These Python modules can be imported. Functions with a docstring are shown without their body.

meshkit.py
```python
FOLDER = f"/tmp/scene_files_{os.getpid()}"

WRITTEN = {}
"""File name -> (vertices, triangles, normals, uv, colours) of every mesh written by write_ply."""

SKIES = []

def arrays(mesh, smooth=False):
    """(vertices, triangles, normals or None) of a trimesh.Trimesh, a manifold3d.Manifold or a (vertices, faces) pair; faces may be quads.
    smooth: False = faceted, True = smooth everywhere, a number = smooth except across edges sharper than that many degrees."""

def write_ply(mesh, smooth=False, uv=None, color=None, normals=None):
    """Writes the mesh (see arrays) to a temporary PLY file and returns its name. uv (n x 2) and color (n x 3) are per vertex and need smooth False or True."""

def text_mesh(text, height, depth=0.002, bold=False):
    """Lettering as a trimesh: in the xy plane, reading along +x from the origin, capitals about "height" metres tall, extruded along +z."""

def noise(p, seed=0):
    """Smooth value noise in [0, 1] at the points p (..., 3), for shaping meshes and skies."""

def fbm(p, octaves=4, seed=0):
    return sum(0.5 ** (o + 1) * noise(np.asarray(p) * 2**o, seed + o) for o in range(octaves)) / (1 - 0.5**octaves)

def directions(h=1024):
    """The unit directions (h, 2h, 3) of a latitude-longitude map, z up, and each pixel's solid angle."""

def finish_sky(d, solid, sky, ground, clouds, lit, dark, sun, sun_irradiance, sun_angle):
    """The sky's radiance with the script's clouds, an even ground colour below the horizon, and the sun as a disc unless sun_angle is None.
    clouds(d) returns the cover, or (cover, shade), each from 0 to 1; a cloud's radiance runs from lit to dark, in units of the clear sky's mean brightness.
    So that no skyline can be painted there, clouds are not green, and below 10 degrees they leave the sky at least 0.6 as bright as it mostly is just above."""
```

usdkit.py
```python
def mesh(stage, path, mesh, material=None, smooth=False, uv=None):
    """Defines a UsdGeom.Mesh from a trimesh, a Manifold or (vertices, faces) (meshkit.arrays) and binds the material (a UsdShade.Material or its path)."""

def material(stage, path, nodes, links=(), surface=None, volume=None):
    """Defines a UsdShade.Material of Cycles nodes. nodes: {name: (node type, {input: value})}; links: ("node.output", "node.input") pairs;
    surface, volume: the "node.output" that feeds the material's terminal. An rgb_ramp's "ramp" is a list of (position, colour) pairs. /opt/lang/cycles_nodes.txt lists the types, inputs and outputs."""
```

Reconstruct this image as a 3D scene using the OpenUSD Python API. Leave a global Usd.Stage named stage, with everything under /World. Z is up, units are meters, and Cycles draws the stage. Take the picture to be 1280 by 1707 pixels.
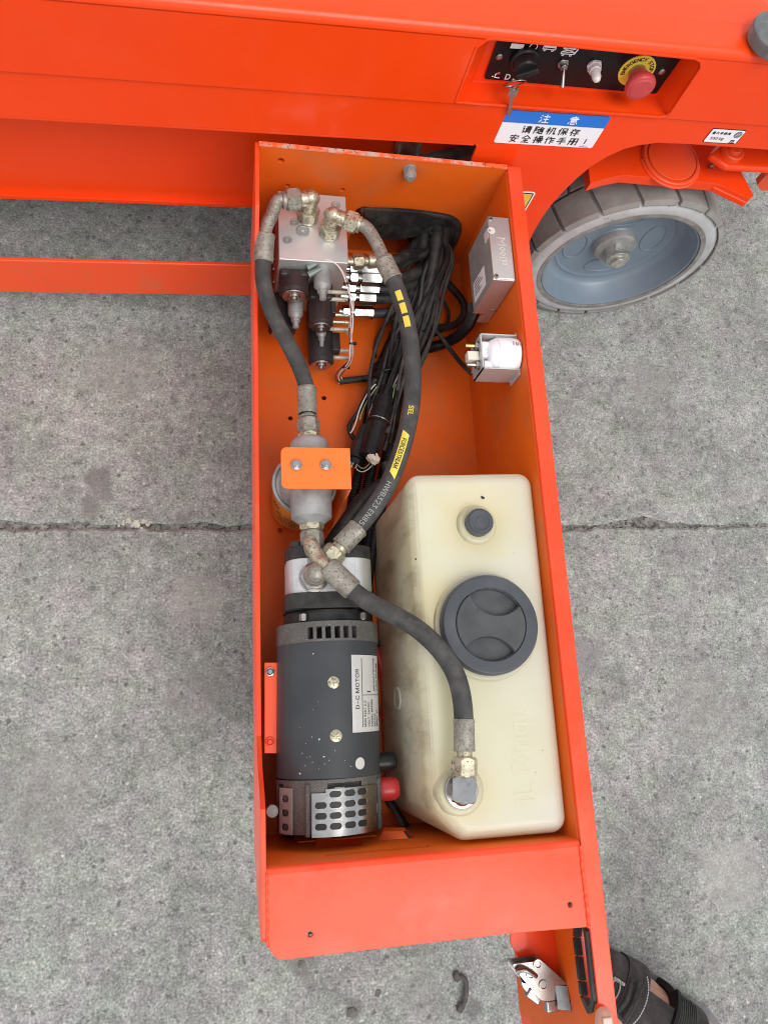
import math, random
import numpy as np, trimesh, usdkit, meshkit
import manifold3d as m3
from shapely.geometry import Polygon, LineString, Point, box as sbox
from shapely.ops import unary_union
from shapely import affinity
from scipy.interpolate import make_interp_spline
from pxr import Usd, UsdGeom, UsdLux, UsdShade, Gf, Sdf, Vt
random.seed(7); rng = np.random.default_rng(7)
stage = Usd.Stage.CreateInMemory()
UsdGeom.SetStageUpAxis(stage, UsdGeom.Tokens.z); UsdGeom.SetStageMetersPerUnit(stage, 1.0)
stage.DefinePrim('/World', 'Xform'); UsdGeom.Scope.Define(stage, '/World/Looks')
V = lambda *a: np.array(a, float)
PI = math.pi
# ------------------------------------------------------------------ camera
FPX, CX, CY, CAMH = 1265.0, 640.0, 853.5, 1.36
Yc = V(-248, -4753, FPX); Yc /= np.linalg.norm(Yc)
Xc = V(6270, 10, FPX); Xc -= Yc * (Xc @ Yc); Xc /= np.linalg.norm(Xc)
Dc = np.cross(Xc, Yc); Dc = Dc if Dc[2] > 0 else -Dc
R = np.stack([Xc, Yc, -Dc])                       # world = R @ camera (x right, y down, z forward)
C = V(0, 0, CAMH)
cam = UsdGeom.Camera.Define(stage, '/World/camera')
right, up, back = R @ V(1, 0, 0), R @ V(0, -1, 0), R @ V(0, 0, -1)
mt = Gf.Matrix4d(*[float(q) for row in ((*right, 0), (*up, 0), (*back, 0), (*C, 1)) for q in row])
cam.AddTransformOp().Set(mt)
cam.CreateHorizontalApertureAttr(27.0); cam.CreateVerticalApertureAttr(27.0 * 1707 / 1280)
cam.CreateFocalLengthAttr(27.0 * FPX / 1280); cam.CreateClippingRangeAttr(Gf.Vec2f(0.02, 200))
cam.CreateExposureAttr(0.46)
# ------------------------------------------------------------------ sky and sun (overcast)
SUN_EL, SUN_AZ = math.radians(58), math.radians(156)      # azimuth = atan2(x, y)
sd = V(math.sin(SUN_AZ) * math.cos(SUN_EL), math.cos(SUN_AZ) * math.cos(SUN_EL), math.sin(SUN_EL))
sky = usdkit.material(stage, '/World/Looks/sky', {
    'tc': ('texture_coordinate', {}),
    'n': ('noise_texture', {'scale': 2.2, 'detail': 5, 'roughness': 0.55}),
    'r': ('rgb_ramp', {'ramp': [(0.30, (7.0, 7.2, 7.6)), (0.70, (12.5, 12.5, 12.4))]}),
    's': ('sky_texture', {'sky_type': 'single_scattering', 'sun_disc': False, 'sun_elevation': SUN_EL, 'sun_rotation': SUN_AZ}),
    'm': ('mix', {'fac': 0.85}), 'b': ('background_shader', {'strength': 0.085})},
    [('tc.generated', 'n.vector'), ('n.fac', 'r.fac'), ('s.color', 'm.color1'), ('r.color', 'm.color2'), ('m.color', 'b.color')], surface='b.background')
dome = UsdLux.DomeLight.Define(stage, '/World/sky')
UsdShade.MaterialBindingAPI.Apply(dome.GetPrim()).Bind(sky)
dome.GetPrim().SetCustomDataByKey('kind', 'structure')
sun = UsdLux.DistantLight.Define(stage, '/World/sun')
sun.CreateNormalizeAttr(True); sun.CreateIntensityAttr(0.40); sun.CreateAngleAttr(36.0); sun.CreateColorAttr(Gf.Vec3f(1.0, 0.965, 0.92))
zz = sd; xx = np.cross(V(0, 0, 1), zz); xx /= np.linalg.norm(xx); yy = np.cross(zz, xx)
sun.AddTransformOp().Set(Gf.Matrix4d(*[float(q) for row in ((*xx, 0), (*yy, 0), (*zz, 0), (0, 0, 0, 1)) for q in row]))

# ------------------------------------------------------------------ measuring helpers
TS = 0.92                                         # the tray stands nearer than first measured: similarity about the lens
def tray_xf(P): return C + TS * (np.asarray(P, float) - C)
LA = math.radians(2.85)
LX, LY = V(math.cos(LA), math.sin(LA), 0), V(-math.sin(LA), math.cos(LA), 0)
def lift_xf(P):
    P = np.atleast_2d(np.asarray(P, float)); return P[:, :1] * LX + P[:, 1:2] * LY + P[:, 2:3] * V(0, 0, 1)
def ident(P): return np.asarray(P, float)
def ray(px, py): return R @ V(px - CX, py - CY, FPX)
def at(px, py, z): d = ray(px, py); return C + d * (z - CAMH) / d[2]
def ay(px, py, y): d = ray(px, py); return C + d * y / d[1]
def ax(px, py, x): d = ray(px, py); return C + d * x / d[0]
def al(px, py, v):
    d = ray(px, py); t = v / (d @ LY); P = C + d * t; return V(P @ LX, P @ LY, P[2])
def alz(px, py, z): P = at(px, py, z); return V(P @ LX, P @ LY, P[2])
def path(*q): return np.array([at(*p) if (len(p) == 3) else V(*p[:3]) for p in q])
# ------------------------------------------------------------------ scene helpers
XF = [ident]; BASE = {}; NAMES = {}
def numbered(parent, name):
    k = (parent, name); n = NAMES.get(k, 0); NAMES[k] = n + 1
    return f'{parent}/{name}' + (f'_{n:03d}' if n else '')
def tag(path_, label=None, cat=None, group=None, kind=None):
    p = stage.GetPrimAtPath(path_)
    for k, v in (('label', label), ('category', cat), ('group', group), ('kind', kind)):
        if v: p.SetCustomDataByKey(k, v)
    return path_
def thing(name, label, cat, base, group=None, kind=None):
    p = numbered('/World', name); b = np.ravel(XF[0](base))
    x = UsdGeom.Xform.Define(stage, p); x.AddTranslateOp().Set(Gf.Vec3d(*map(float, b))); BASE[p] = b
    return tag(p, label, cat, group, kind)
def obj(name, mesh, mat, parent=None, smooth=35, label=None, cat=None, kind=None, group=None, base=None):
    if isinstance(mesh, list): mesh = cat_(mesh)
    if hasattr(mesh, 'to_mesh'):
        q = mesh.to_mesh(); mesh = trimesh.Trimesh(q.vert_properties[:, :3], q.tri_verts, process=False)
    v = XF[0](mesh.vertices)
    p = numbered(parent or '/World', name)
    if parent: b = BASE[parent]
    else: b = np.ravel(XF[0](base)) if base is not None else V((v[:, 0].min() + v[:, 0].max()) / 2, (v[:, 1].min() + v[:, 1].max()) / 2, v[:, 2].min())
    BASE[p] = b
    g = usdkit.mesh(stage, p, trimesh.Trimesh(v - b, mesh.faces, process=False), '/World/Looks/' + mat, smooth=smooth)
    if not parent: g.AddTranslateOp().Set(Gf.Vec3d(*map(float, b)))
    tag(p, label, cat, group, kind)
    return p
def T(x):
    if hasattr(x, 'to_mesh'):
        q = x.to_mesh(); return trimesh.Trimesh(q.vert_properties[:, :3], q.tri_verts, process=False)
    return x
def cat_(ms): return trimesh.util.concatenate([T(m) for m in ms])
def man(t):
    t = trimesh.Trimesh(t.vertices, t.faces, process=False); t.merge_vertices(digits_vertex=7); t.update_faces(t.nondegenerate_faces()); t.remove_unreferenced_vertices()
    if t.volume < 0: t.faces = t.faces[:, ::-1]
    q = m3.Manifold(m3.Mesh(np.asarray(t.vertices, np.float32), np.asarray(t.faces, np.uint32)))
    if q.is_empty(): print('EMPTY MANIFOLD', len(t.faces), q.status())
    return q
def nz(v): v = np.asarray(v, float); return v / np.linalg.norm(v)
def frame(d, hint=None):
    d = nz(d); h = V(0, 0, 1) if hint is None else np.asarray(hint, float)
    if abs(d @ nz(h)) > 0.95: h = V(0, 1, 0) if abs(d[1]) < 0.9 else V(1, 0, 0)
    a = nz(np.cross(h, d)); return a, np.cross(d, a), d
def lathe(prof, p0, d, seg=36, hint=None):
    """profile of (distance along d, radius), turned about d"""
    a, b, d = frame(d, hint); n = len(prof); vs = []; fs = []
    for k in range(seg):
        t = 2 * PI * k / seg
        for (h, r) in prof: vs.append(p0 + d * h + (a * math.cos(t) + b * math.sin(t)) * max(r, 0.0))
    for k in range(seg):
        k2 = (k + 1) % seg
        for i in range(n - 1):
            A, B, D_, E_ = k * n + i, k2 * n + i, k2 * n + i + 1, k * n + i + 1
            fs += [(A, B, D_), (A, D_, E_)]
    t = trimesh.Trimesh(vs, fs, process=False)
    if t.volume < 0: t.faces = t.faces[:, ::-1]
    return t
def cyl(p0, p1, r, r2=None, seg=32, bev=None, hint=None):
    p0, p1 = np.asarray(p0, float), np.asarray(p1, float); L = np.linalg.norm(p1 - p0); r2 = r if r2 is None else r2
    b = min(bev if bev is not None else 0.08 * min(r, r2), L * 0.4)
    return lathe([(0, 0), (0, r - b), (b, r), (L - b, r2), (L, r2 - b), (L, 0)], p0, p1 - p0, seg, hint)
def hexn(p0, p1, af, hint=None, ch=0.12):
    p0, p1 = np.asarray(p0, float), np.asarray(p1, float); L = float(np.linalg.norm(p1 - p0)); Rr = af / math.sqrt(3); c = min(L * 0.3, af * ch)
    hx = m3.Manifold.cylinder(L, Rr, Rr, 6)
    prof = m3.CrossSection([[(0, 0), (af / 2 * .96, 0), (Rr, c), (Rr, L - c), (af / 2 * .96, L), (0, L)]])
    t = T(hx ^ m3.Manifold.revolve(prof, 40)); a, b, d = frame(p1 - p0, hint)
    t.vertices = p0 + t.vertices @ np.stack([a, b, d]); return t
def tube(pts, r, seg=14, step=0.006, corr=None, caps=True, spline=True):
    pts = np.asarray(pts, float)
    s = np.r_[0, np.cumsum(np.linalg.norm(np.diff(pts, axis=0), axis=1))]
    k = min(3, len(pts) - 1) if spline else 1
    f = make_interp_spline(s, pts, k=k)
    n = max(2, int(math.ceil(s[-1] / (step if corr is None else corr / 4)))) + 1
    u = np.linspace(0, s[-1], n); P = f(u)
    tn = np.gradient(P, axis=0); tn /= np.linalg.norm(tn, axis=1, keepdims=True)
    a, _, _ = frame(tn[0]); vs = []
    for i in range(n):
        a = nz(a - tn[i] * (a @ tn[i])); b = np.cross(tn[i], a)
        rr = r(u[i] / s[-1]) if callable(r) else r
        if corr is not None: rr = rr * (1.07, 1.07, 0.86, 0.86)[i % 4]
        t = np.linspace(0, 2 * PI, seg, endpoint=False)
        vs.append(P[i] + rr * (np.cos(t)[:, None] * a + np.sin(t)[:, None] * b))
    vs = np.concatenate(vs); fs = []
    for i in range(n - 1):
        for j in range(seg):
            A, B = i * seg + j, i * seg + (j + 1) % seg
            fs += [(A, B, B + seg), (A, B + seg, A + seg)]
    if caps:
        vs = np.vstack([vs, P[0], P[-1]]); c0, c1 = len(vs) - 2, len(vs) - 1
        for j in range(seg):
            fs.append((c0, (j + 1) % seg, j)); fs.append((c1, (n - 1) * seg + j, (n - 1) * seg + (j + 1) % seg))
    return trimesh.Trimesh(vs, fs, process=False)
def spl(pts, n=200):
    pts = np.asarray(pts, float); s = np.r_[0, np.cumsum(np.linalg.norm(np.diff(pts, axis=0), axis=1))]
    f = make_interp_spline(s, pts, k=min(3, len(pts) - 1)); u = np.linspace(0, s[-1], n); P = f(u)
    tn = np.gradient(P, axis=0); return u, P, tn / np.linalg.norm(tn, axis=1, keepdims=True)
def bx(x0, x1, y0, y1, z0, z1, r=0.0):
    x0, x1 = min(x0, x1), max(x0, x1); y0, y1 = min(y0, y1), max(y0, y1); z0, z1 = min(z0, z1), max(z0, z1)
    if r <= 0:
        t = trimesh.creation.box((x1 - x0, y1 - y0, z1 - z0)); t.apply_translation(((x0 + x1) / 2, (y0 + y1) / 2, (z0 + z1) / 2)); return t
    return hullpts([(x, y, z) for x in (x0 + r, x1 - r) for y in (y0 + r, y1 - r) for z in (z0 + r, z1 - r)], r)
def hullpts(P, r, seg=12):
    rs = r if np.ndim(r) else [r] * len(P); pts = []
    for p, q in zip(P, rs):
        s = m3.Manifold.sphere(q, seg).to_mesh().vert_properties[:, :3]; pts.append(s + np.asarray(p))
    return T(m3.Manifold.hull_points(np.vstack(pts)))
def obox(c, ux, uy, uz, sx, sy, sz, r=0.0):
    t = bx(-sx / 2, sx / 2, -sy / 2, sy / 2, -sz / 2, sz / 2, r); B = np.stack([nz(ux), nz(uy), nz(uz)])
    t.vertices = np.asarray(c) + t.vertices @ B; return t
def polys(g): return [q for q in getattr(g, 'geoms', [g]) if q.geom_type == 'Polygon' and q.area > 1e-12]
def plate(poly, o, u, v, t, n=None):
    """extrudes a flat outline by t along n (default u x v) from o"""
    u, v = np.asarray(u, float), np.asarray(v, float); n = np.cross(u, v) if n is None else np.asarray(n, float)
    ms = []
    for q in polys(poly):
        m = trimesh.creation.extrude_polygon(q, abs(t), engine='earcut'); w = m.vertices
        m.vertices = np.asarray(o) + w[:, :1] * u + w[:, 1:2] * v + w[:, 2:3] * n * np.sign(t)
        if np.linalg.det(np.stack([u, v, n * np.sign(t)])) < 0: m.faces = m.faces[:, ::-1]
        ms.append(m)
    return cat_(ms)
def mplate(poly, o, u, v, t):
    q = m3.Manifold.extrude(m3.CrossSection([[tuple(p) for p in poly.exterior.coords[:-1]]], m3.FillRule.NonZero), t); B = np.stack([u, v, np.cross(u, v)]).T
    return q.transform(np.hstack([B, np.asarray(o, float)[:, None]]))
def rrect(x0, y0, x1, y1, r): return sbox(x0 + r, y0 + r, x1 - r, y1 - r).buffer(r, quad_segs=6)
def text(s, h, o, u, v, bold=False, t=0.0003, center=False, squeeze=1.0):
    m = meshkit.text_mesh(s, h, t, bold); u, v = nz(u), nz(v); n = np.cross(u, v); w = m.vertices.copy(); w[:, 0] *= squeeze
    if center: w[:, 0] -= (w[:, 0].min() + w[:, 0].max()) / 2
    m.vertices = np.asarray(o) + w[:, :1] * u + w[:, 1:2] * v + w[:, 2:3] * n; return m
X, Y, Z = V(1, 0, 0), V(0, 1, 0), V(0, 0, 1)

# ------------------------------------------------------------------ materials
def mat(name, col, rough=0.5, metal=0.0, col2=None, nscale=25, lo=0.35, hi=0.65, speck=None, sscale=300, sthr=0.62, bump=0.0, bscale=400, bdist=0.001,
        bevel=0.0, rvar=0.0, coat=0.0, coat_r=0.1, sss=0.0, sssr=(0.02, 0.015, 0.006), trans=0.0, dirt=None, dscale=9, dlo=.55, dhi=.75, dfac=0.5, spec=None):
    N = {'g': ('geometry', {}), 'p': ('principled_bsdf', {'metallic': metal, 'roughness': rough, 'coat_weight': coat, 'coat_roughness': coat_r})}
    Lk = []; cur = None; P = N['p'][1]
    if spec is not None: P['specular_ior_level'] = spec
    if trans: P['transmission_weight'] = trans
    if sss: P.update(subsurface_weight=sss, subsurface_radius=sssr, subsurface_scale=1.0, subsurface_method='random_walk')
    if col2 is not None:
        N['n1'] = ('noise_texture', {'scale': nscale, 'detail': 5, 'roughness': 0.6}); N['r1'] = ('rgb_ramp', {'ramp': [(lo, col), (hi, col2)]})
        Lk += [('g.position', 'n1.vector'), ('n1.fac', 'r1.fac')]; cur = 'r1.color'
    if dirt is not None:
        N['n3'] = ('noise_texture', {'scale': dscale, 'detail': 7, 'roughness': 0.65}); N['r3'] = ('rgb_ramp', {'ramp': [(dlo, (0, 0, 0)), (dhi, (dfac,) * 3)]})
        N['m3'] = ('mix', {'color1': col, 'color2': dirt}); Lk += [('g.position', 'n3.vector'), ('n3.fac', 'r3.fac'), ('r3.color', 'm3.fac')]
        if cur: Lk.append((cur, 'm3.color1'))
        cur = 'm3.color'
    if speck is not None:
        N['n2'] = ('noise_texture', {'scale': sscale, 'detail': 2, 'roughness': 0.5}); N['r2'] = ('rgb_ramp', {'ramp': [(sthr, (0, 0, 0)), (min(sthr + 0.06, 1), (1, 1, 1))]})
        N['m2'] = ('mix', {'color1': col, 'color2': speck}); Lk += [('g.position', 'n2.vector'), ('n2.fac', 'r2.fac'), ('r2.color', 'm2.fac')]
        if cur: Lk.append((cur, 'm2.color1'))
        cur = 'm2.color'
    if cur: Lk.append((cur, 'p.base_color'))
    else: P['base_color'] = col
    if rvar:
        N['n4'] = ('noise_texture', {'scale': 14, 'detail': 6, 'roughness': 0.65}); N['mr'] = ('map_range', {'from_min': 0.3, 'from_max': 0.7, 'to_min': max(rough - rvar, 0.02), 'to_max': min(rough + rvar, 1)})
        Lk += [('g.position', 'n4.vector'), ('n4.fac', 'mr.value'), ('mr.result', 'p.roughness')]
    nrm = None
    if bevel: N['bv'] = ('bevel', {'samples': 4, 'radius': bevel}); nrm = 'bv.bevel'
    if bump:
        N['nb'] = ('noise_texture', {'scale': bscale, 'detail': 3, 'roughness': 0.55}); N['bp'] = ('bump', {'strength': bump, 'distance': bdist})
        Lk += [('g.position', 'nb.vector'), ('nb.fac', 'bp.height')]
        if nrm: Lk.append((nrm, 'bp.normal'))
        nrm = 'bp.normal'
    if nrm: Lk.append((nrm, 'p.normal'))
    usdkit.material(stage, '/World/Looks/' + name, N, Lk, surface='p.BSDF')
OR = (0.84, 0.056, 0.005)
mat('orange_paint', OR, 0.30, col2=(0.80, 0.050, 0.004), nscale=4, dirt=(0.50, 0.17, 0.09), dscale=6, dlo=.54, dhi=.88, dfac=.14, speck=(0.30, 0.05, 0.02), sscale=90, sthr=.78, bump=0.05, bscale=90, bdist=0.002, bevel=0.0015, rvar=0.08, coat=0.12, coat_r=0.08, spec=.26)
mat('orange_dusty', (0.82, 0.075, 0.013), 0.42, col2=(0.78, 0.07, 0.014), nscale=6, dirt=(0.36, 0.16, 0.08), dscale=14, dlo=.52, dhi=.8, dfac=.6, speck=(0.09, 0.03, 0.015), sscale=140, sthr=.80, bump=0.10, bscale=160, bevel=0.001)
mat('tray_paint', (0.70, 0.118, 0.008), 0.45, spec=.28, col2=(0.64, 0.094, 0.006), nscale=5, dirt=(0.30, 0.14, 0.065), dscale=11, dlo=.50, dhi=.80, dfac=.60, speck=(0.07, 0.03, 0.015), sscale=170, sthr=.745, bump=0.08, bscale=130, bevel=0.001, rvar=0.08)
mat('tray_skin', (0.84, 0.064, 0.016), 0.30, spec=.34, col2=(0.79, 0.053, 0.012), nscale=5, dirt=(0.50, 0.20, 0.12), dscale=7, dlo=.52, dhi=.82, dfac=.38, bump=0.06, bscale=70, bdist=0.002, bevel=0.0018, rvar=0.14, coat=0.08, coat_r=0.10, speck=(0.25, 0.04, 0.02), sscale=120, sthr=.82)
mat('bracket_paint', (0.86, 0.17, 0.028), .45, spec=.3, col2=(0.82, 0.15, 0.022), nscale=9, dirt=(.4, .2, .1), dscale=16, dlo=.56, dhi=.85, dfac=.4, speck=(.12, .05, .02), sscale=120, sthr=.75, bevel=.0012)
mat('zinc_yellow', (0.60, 0.55, 0.40), 0.40, 0.75, col2=(0.36, 0.33, 0.25), nscale=130, lo=.3, hi=.7, speck=(0.17, 0.145, 0.095), sscale=330, sthr=.58, dirt=(0.12, 0.10, 0.075), dscale=55, dlo=.5, dhi=.72, dfac=.7, bump=0.15, bscale=300, bevel=0.0006)
mat('zinc_dull', (0.36, 0.335, 0.28), 0.52, 0.5, col2=(0.20, 0.185, 0.16), nscale=110, lo=.3, hi=.7, speck=(0.14, 0.125, 0.105), sscale=320, sthr=.58, dirt=(0.11, 0.10, 0.085), dscale=45, dlo=.48, dhi=.72, dfac=.6, bump=0.2, bscale=320, bevel=0.0006)
mat('chrome', (0.42, 0.42, 0.415), 0.22, 1.0, col2=(0.30, 0.30, 0.295), nscale=90, lo=.3, hi=.7, dirt=(.2, .19, .17), dscale=70, dlo=.55, dhi=.75, dfac=.5, bevel=0.0005)
mat('chrome_dark', (0.42, 0.40, 0.38), 0.30, 1.0, col2=(0.3, 0.28, 0.27), nscale=60, bevel=0.0005)
mat('aluminium', (0.58, 0.57, 0.565), 0.45, 0.6, col2=(0.51, 0.50, 0.495), nscale=14, bump=0.05, bscale=500, bevel=0.0008, rvar=.06)
mat('pump_silver', (0.62, 0.62, 0.625), 0.36, 0.7, col2=(0.52, 0.52, 0.52), nscale=30, dirt=(.2, .19, .17), dscale=40, dlo=.52, dhi=.78, dfac=.5, bump=.15, bscale=350, bevel=.001)
mat('aluminium_box', (0.58, 0.55, 0.53), 0.30, 0.75, col2=(0.52, 0.49, 0.47), nscale=10, bump=0.03, bscale=500, bevel=0.0015, rvar=.05)
mat('aluminium_cast', (0.36, 0.36, 0.355), 0.58, 0.5, col2=(0.26, 0.26, 0.255), nscale=45, dirt=(.15, .14, .12), dscale=30, dlo=.5, dhi=.75, dfac=.5, bump=0.5, bscale=500, bevel=0.001)
mat('cast_iron', (0.115, 0.108, 0.10), 0.6, 0.3, col2=(0.085, 0.08, 0.075), nscale=60, bump=0.7, bscale=650, bdist=0.0012, bevel=0.001, speck=(0.23, 0.21, 0.19), sscale=600, sthr=.63)
mat('black_iron', (0.018, 0.0175, 0.0175), 0.42, 0.2, spec=.3, col2=(0.04, 0.038, 0.036), nscale=60, bump=0.35, bscale=400, bevel=0.0012)
mat('motor_paint', (0.036, 0.039, 0.043), 0.42, spec=.3, col2=(0.046, 0.049, 0.053), nscale=12, dirt=(0.12, 0.115, 0.11), dscale=22, dlo=.55, dhi=.85, dfac=.25, speck=(0.3, 0.29, 0.27), sscale=260, sthr=.80, bump=0.10, bscale=250, rvar=.06)
mat('hose_rubber', (0.034, 0.034, 0.034), 0.62, spec=.25, col2=(0.060, 0.059, 0.057), nscale=40, lo=.3, hi=.7, dirt=(0.15, 0.135, 0.12), dscale=34, dlo=.48, dhi=.78, dfac=.55, bump=0.18, bscale=550)
mat('black_rubber', (0.010, 0.010, 0.0105), 0.5, spec=.25, col2=(0.022, 0.0215, 0.021), nscale=35, dirt=(0.095, 0.09, 0.082), dscale=26, dlo=.46, dhi=.78, dfac=.7, bump=0.25, bscale=400)
mat('black_plastic', (0.007, 0.007, 0.008), 0.38, spec=.28, col2=(0.016, 0.016, 0.017), nscale=40, dirt=(0.05, 0.047, 0.044), dscale=40, dlo=.55, dhi=.8, dfac=.4)
mat('cap_plastic', (0.046, 0.051, 0.060), 0.42, spec=.35, col2=(0.058, 0.063, 0.072), nscale=12, dirt=(0.10, 0.105, 0.11), dscale=24, dlo=.48, dhi=.78, dfac=.45, speck=(0.01, 0.01, 0.011), sscale=130, sthr=.77, bump=0.12, bscale=300, bevel=0.0012, rvar=.08)
mat('grip_plastic', (0.040, 0.043, 0.046), 0.50, spec=.35, col2=(0.060, 0.063, 0.066), nscale=25, dirt=(0.09, 0.09, 0.088), dscale=30, dlo=.45, dhi=.75, dfac=.6, speck=(0.008, 0.008, 0.008), sscale=140, sthr=.74, bump=0.2, bscale=300, bevel=0.001)
mat('coil_black', (0.016, 0.013, 0.014), 0.40, spec=.3, col2=(0.032, 0.026, 0.027), nscale=30, bump=0.08, bscale=400, bevel=0.0015)
mat('coil_brown', (0.034, 0.021, 0.020), 0.40, spec=.3, col2=(0.028, 0.018, 0.018), nscale=30, bump=0.08, bscale=400, bevel=0.0015)
mat('canister_gold', (0.74, 0.42, 0.085), 0.35, 0.1, col2=(0.64, 0.36, 0.07), nscale=14, dirt=(0.22, 0.13, 0.05), dscale=30, dlo=.5, dhi=.75, dfac=.5, coat=.2)
mat('red_cap', (0.55, 0.035, 0.035), 0.36, col2=(0.48, 0.03, 0.03), nscale=30, dirt=(0.3, 0.12, 0.1), dscale=40, dfac=.4)
mat('stop_red', (0.50, 0.055, 0.058), 0.40, col2=(0.46, 0.045, 0.048), nscale=60, bevel=0.0008)
mat('stop_yellow', (0.78, 0.60, 0.07), 0.45)
mat('label_white', (0.80, 0.80, 0.84), 0.40)
mat('label_dim', (0.62, 0.61, 0.60), 0.32, 0.25, col2=(0.56, 0.55, 0.54), nscale=20)
mat('label_blue', (0.012, 0.16, 0.62), 0.38)
mat('label_yellow', (0.75, 0.58, 0.06), 0.45, col2=(0.62, 0.46, 0.06), nscale=120)
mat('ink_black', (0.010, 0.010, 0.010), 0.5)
mat('ink_grey', (0.16, 0.155, 0.15), 0.5)
mat('ink_white', (0.80, 0.80, 0.80), 0.5)
mat('chalk', (0.56, 0.53, 0.49), 0.9)
mat('print_grey', (0.30, 0.30, 0.29), 0.7)
mat('tyre_dirty', (0.15, 0.148, 0.14), .75, col2=(0.24, 0.235, 0.225), nscale=45, dirt=(0.14, 0.07, 0.035), dscale=30, dlo=.55, dhi=.75, dfac=.6, bump=.4, bscale=250)
mat('panel_black', (0.006, 0.006, 0.007), 0.33, spec=.25)
mat('lamp_clear', (0.75, 0.73, 0.72), 0.18, trans=0.25)
mat('white_plastic', (0.84, 0.83, 0.87), 0.38, sss=0.0)
mat('ivory_plastic', (0.66, 0.62, 0.52), 0.45)
mat('brass', (0.62, 0.44, 0.16), 0.30, 1.0)
mat('wire_white', (0.60, 0.55, 0.52), 0.45)
mat('wire_pink', (0.50, 0.30, 0.27), 0.45)
mat('wire_brown', (0.10, 0.055, 0.045), 0.45)
mat('wire_green', (0.20, 0.30, 0.14), 0.45)
mat('sleeve_green', (0.14, 0.18, 0.155), 0.32)
mat('sleeve_clear', (0.40, 0.36, 0.28), 0.3)
mat('tyre_grey', (0.44, 0.45, 0.455), 0.62, col2=(0.36, 0.365, 0.37), nscale=20, dirt=(0.22, 0.215, 0.20), dscale=18, dlo=.48, dhi=.74, dfac=.6, speck=(.2, .195, .185), sscale=110, sthr=.66, bump=0.2, bscale=300, bevel=0.0015)
mat('tyre_tread', (0.27, 0.262, 0.245), 0.72, col2=(0.20, 0.195, 0.182), nscale=22, dirt=(0.28, 0.275, 0.27), dscale=14, dlo=.5, dhi=.75, dfac=.5, bump=0.3, bscale=350, bevel=0.002)
mat('tank_relief', (0.50, 0.47, 0.335), 0.42, col2=(0.53, 0.51, 0.395), nscale=7)
mat('hub_steel', (0.66, 0.65, 0.60), .3, .8, col2=(.42, .41, .37), nscale=70, lo=.4, hi=.6, bump=.3, bscale=200, bevel=.001)
mat('worn_edge', (0.84, 0.12, 0.035), 0.45, col2=(0.55, 0.40, 0.33), nscale=38, lo=.46, hi=.62, speck=(.3, .06, .02), sscale=150, sthr=.62)
mat('rim_grey', (0.165, 0.215, 0.265), 0.36, col2=(0.145, 0.195, 0.245), nscale=10, dirt=(0.25, 0.25, 0.24), dscale=14, dlo=.5, dhi=.8, dfac=.5, bump=0.05, bscale=120, bevel=0.002)
mat('grey_rubber', (0.085, 0.09, 0.10), 0.65, col2=(0.13, 0.13, 0.13), nscale=50, dirt=(0.24, 0.23, 0.2), dscale=60, dlo=.5, dhi=.75, dfac=.5, bump=0.3, bscale=300)
mat('strut_steel', (0.48, 0.46, 0.44), 0.32, 0.9, col2=(0.2, 0.19, 0.17), nscale=45)
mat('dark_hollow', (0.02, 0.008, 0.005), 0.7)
mat('skin', (0.50, 0.27, 0.19), 0.45, col2=(0.44, 0.22, 0.155), nscale=60, bump=0.25, bscale=500, sss=0.12, sssr=(0.006, 0.002, 0.001))
mat('nail', (0.62, 0.38, 0.31), 0.3)
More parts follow.
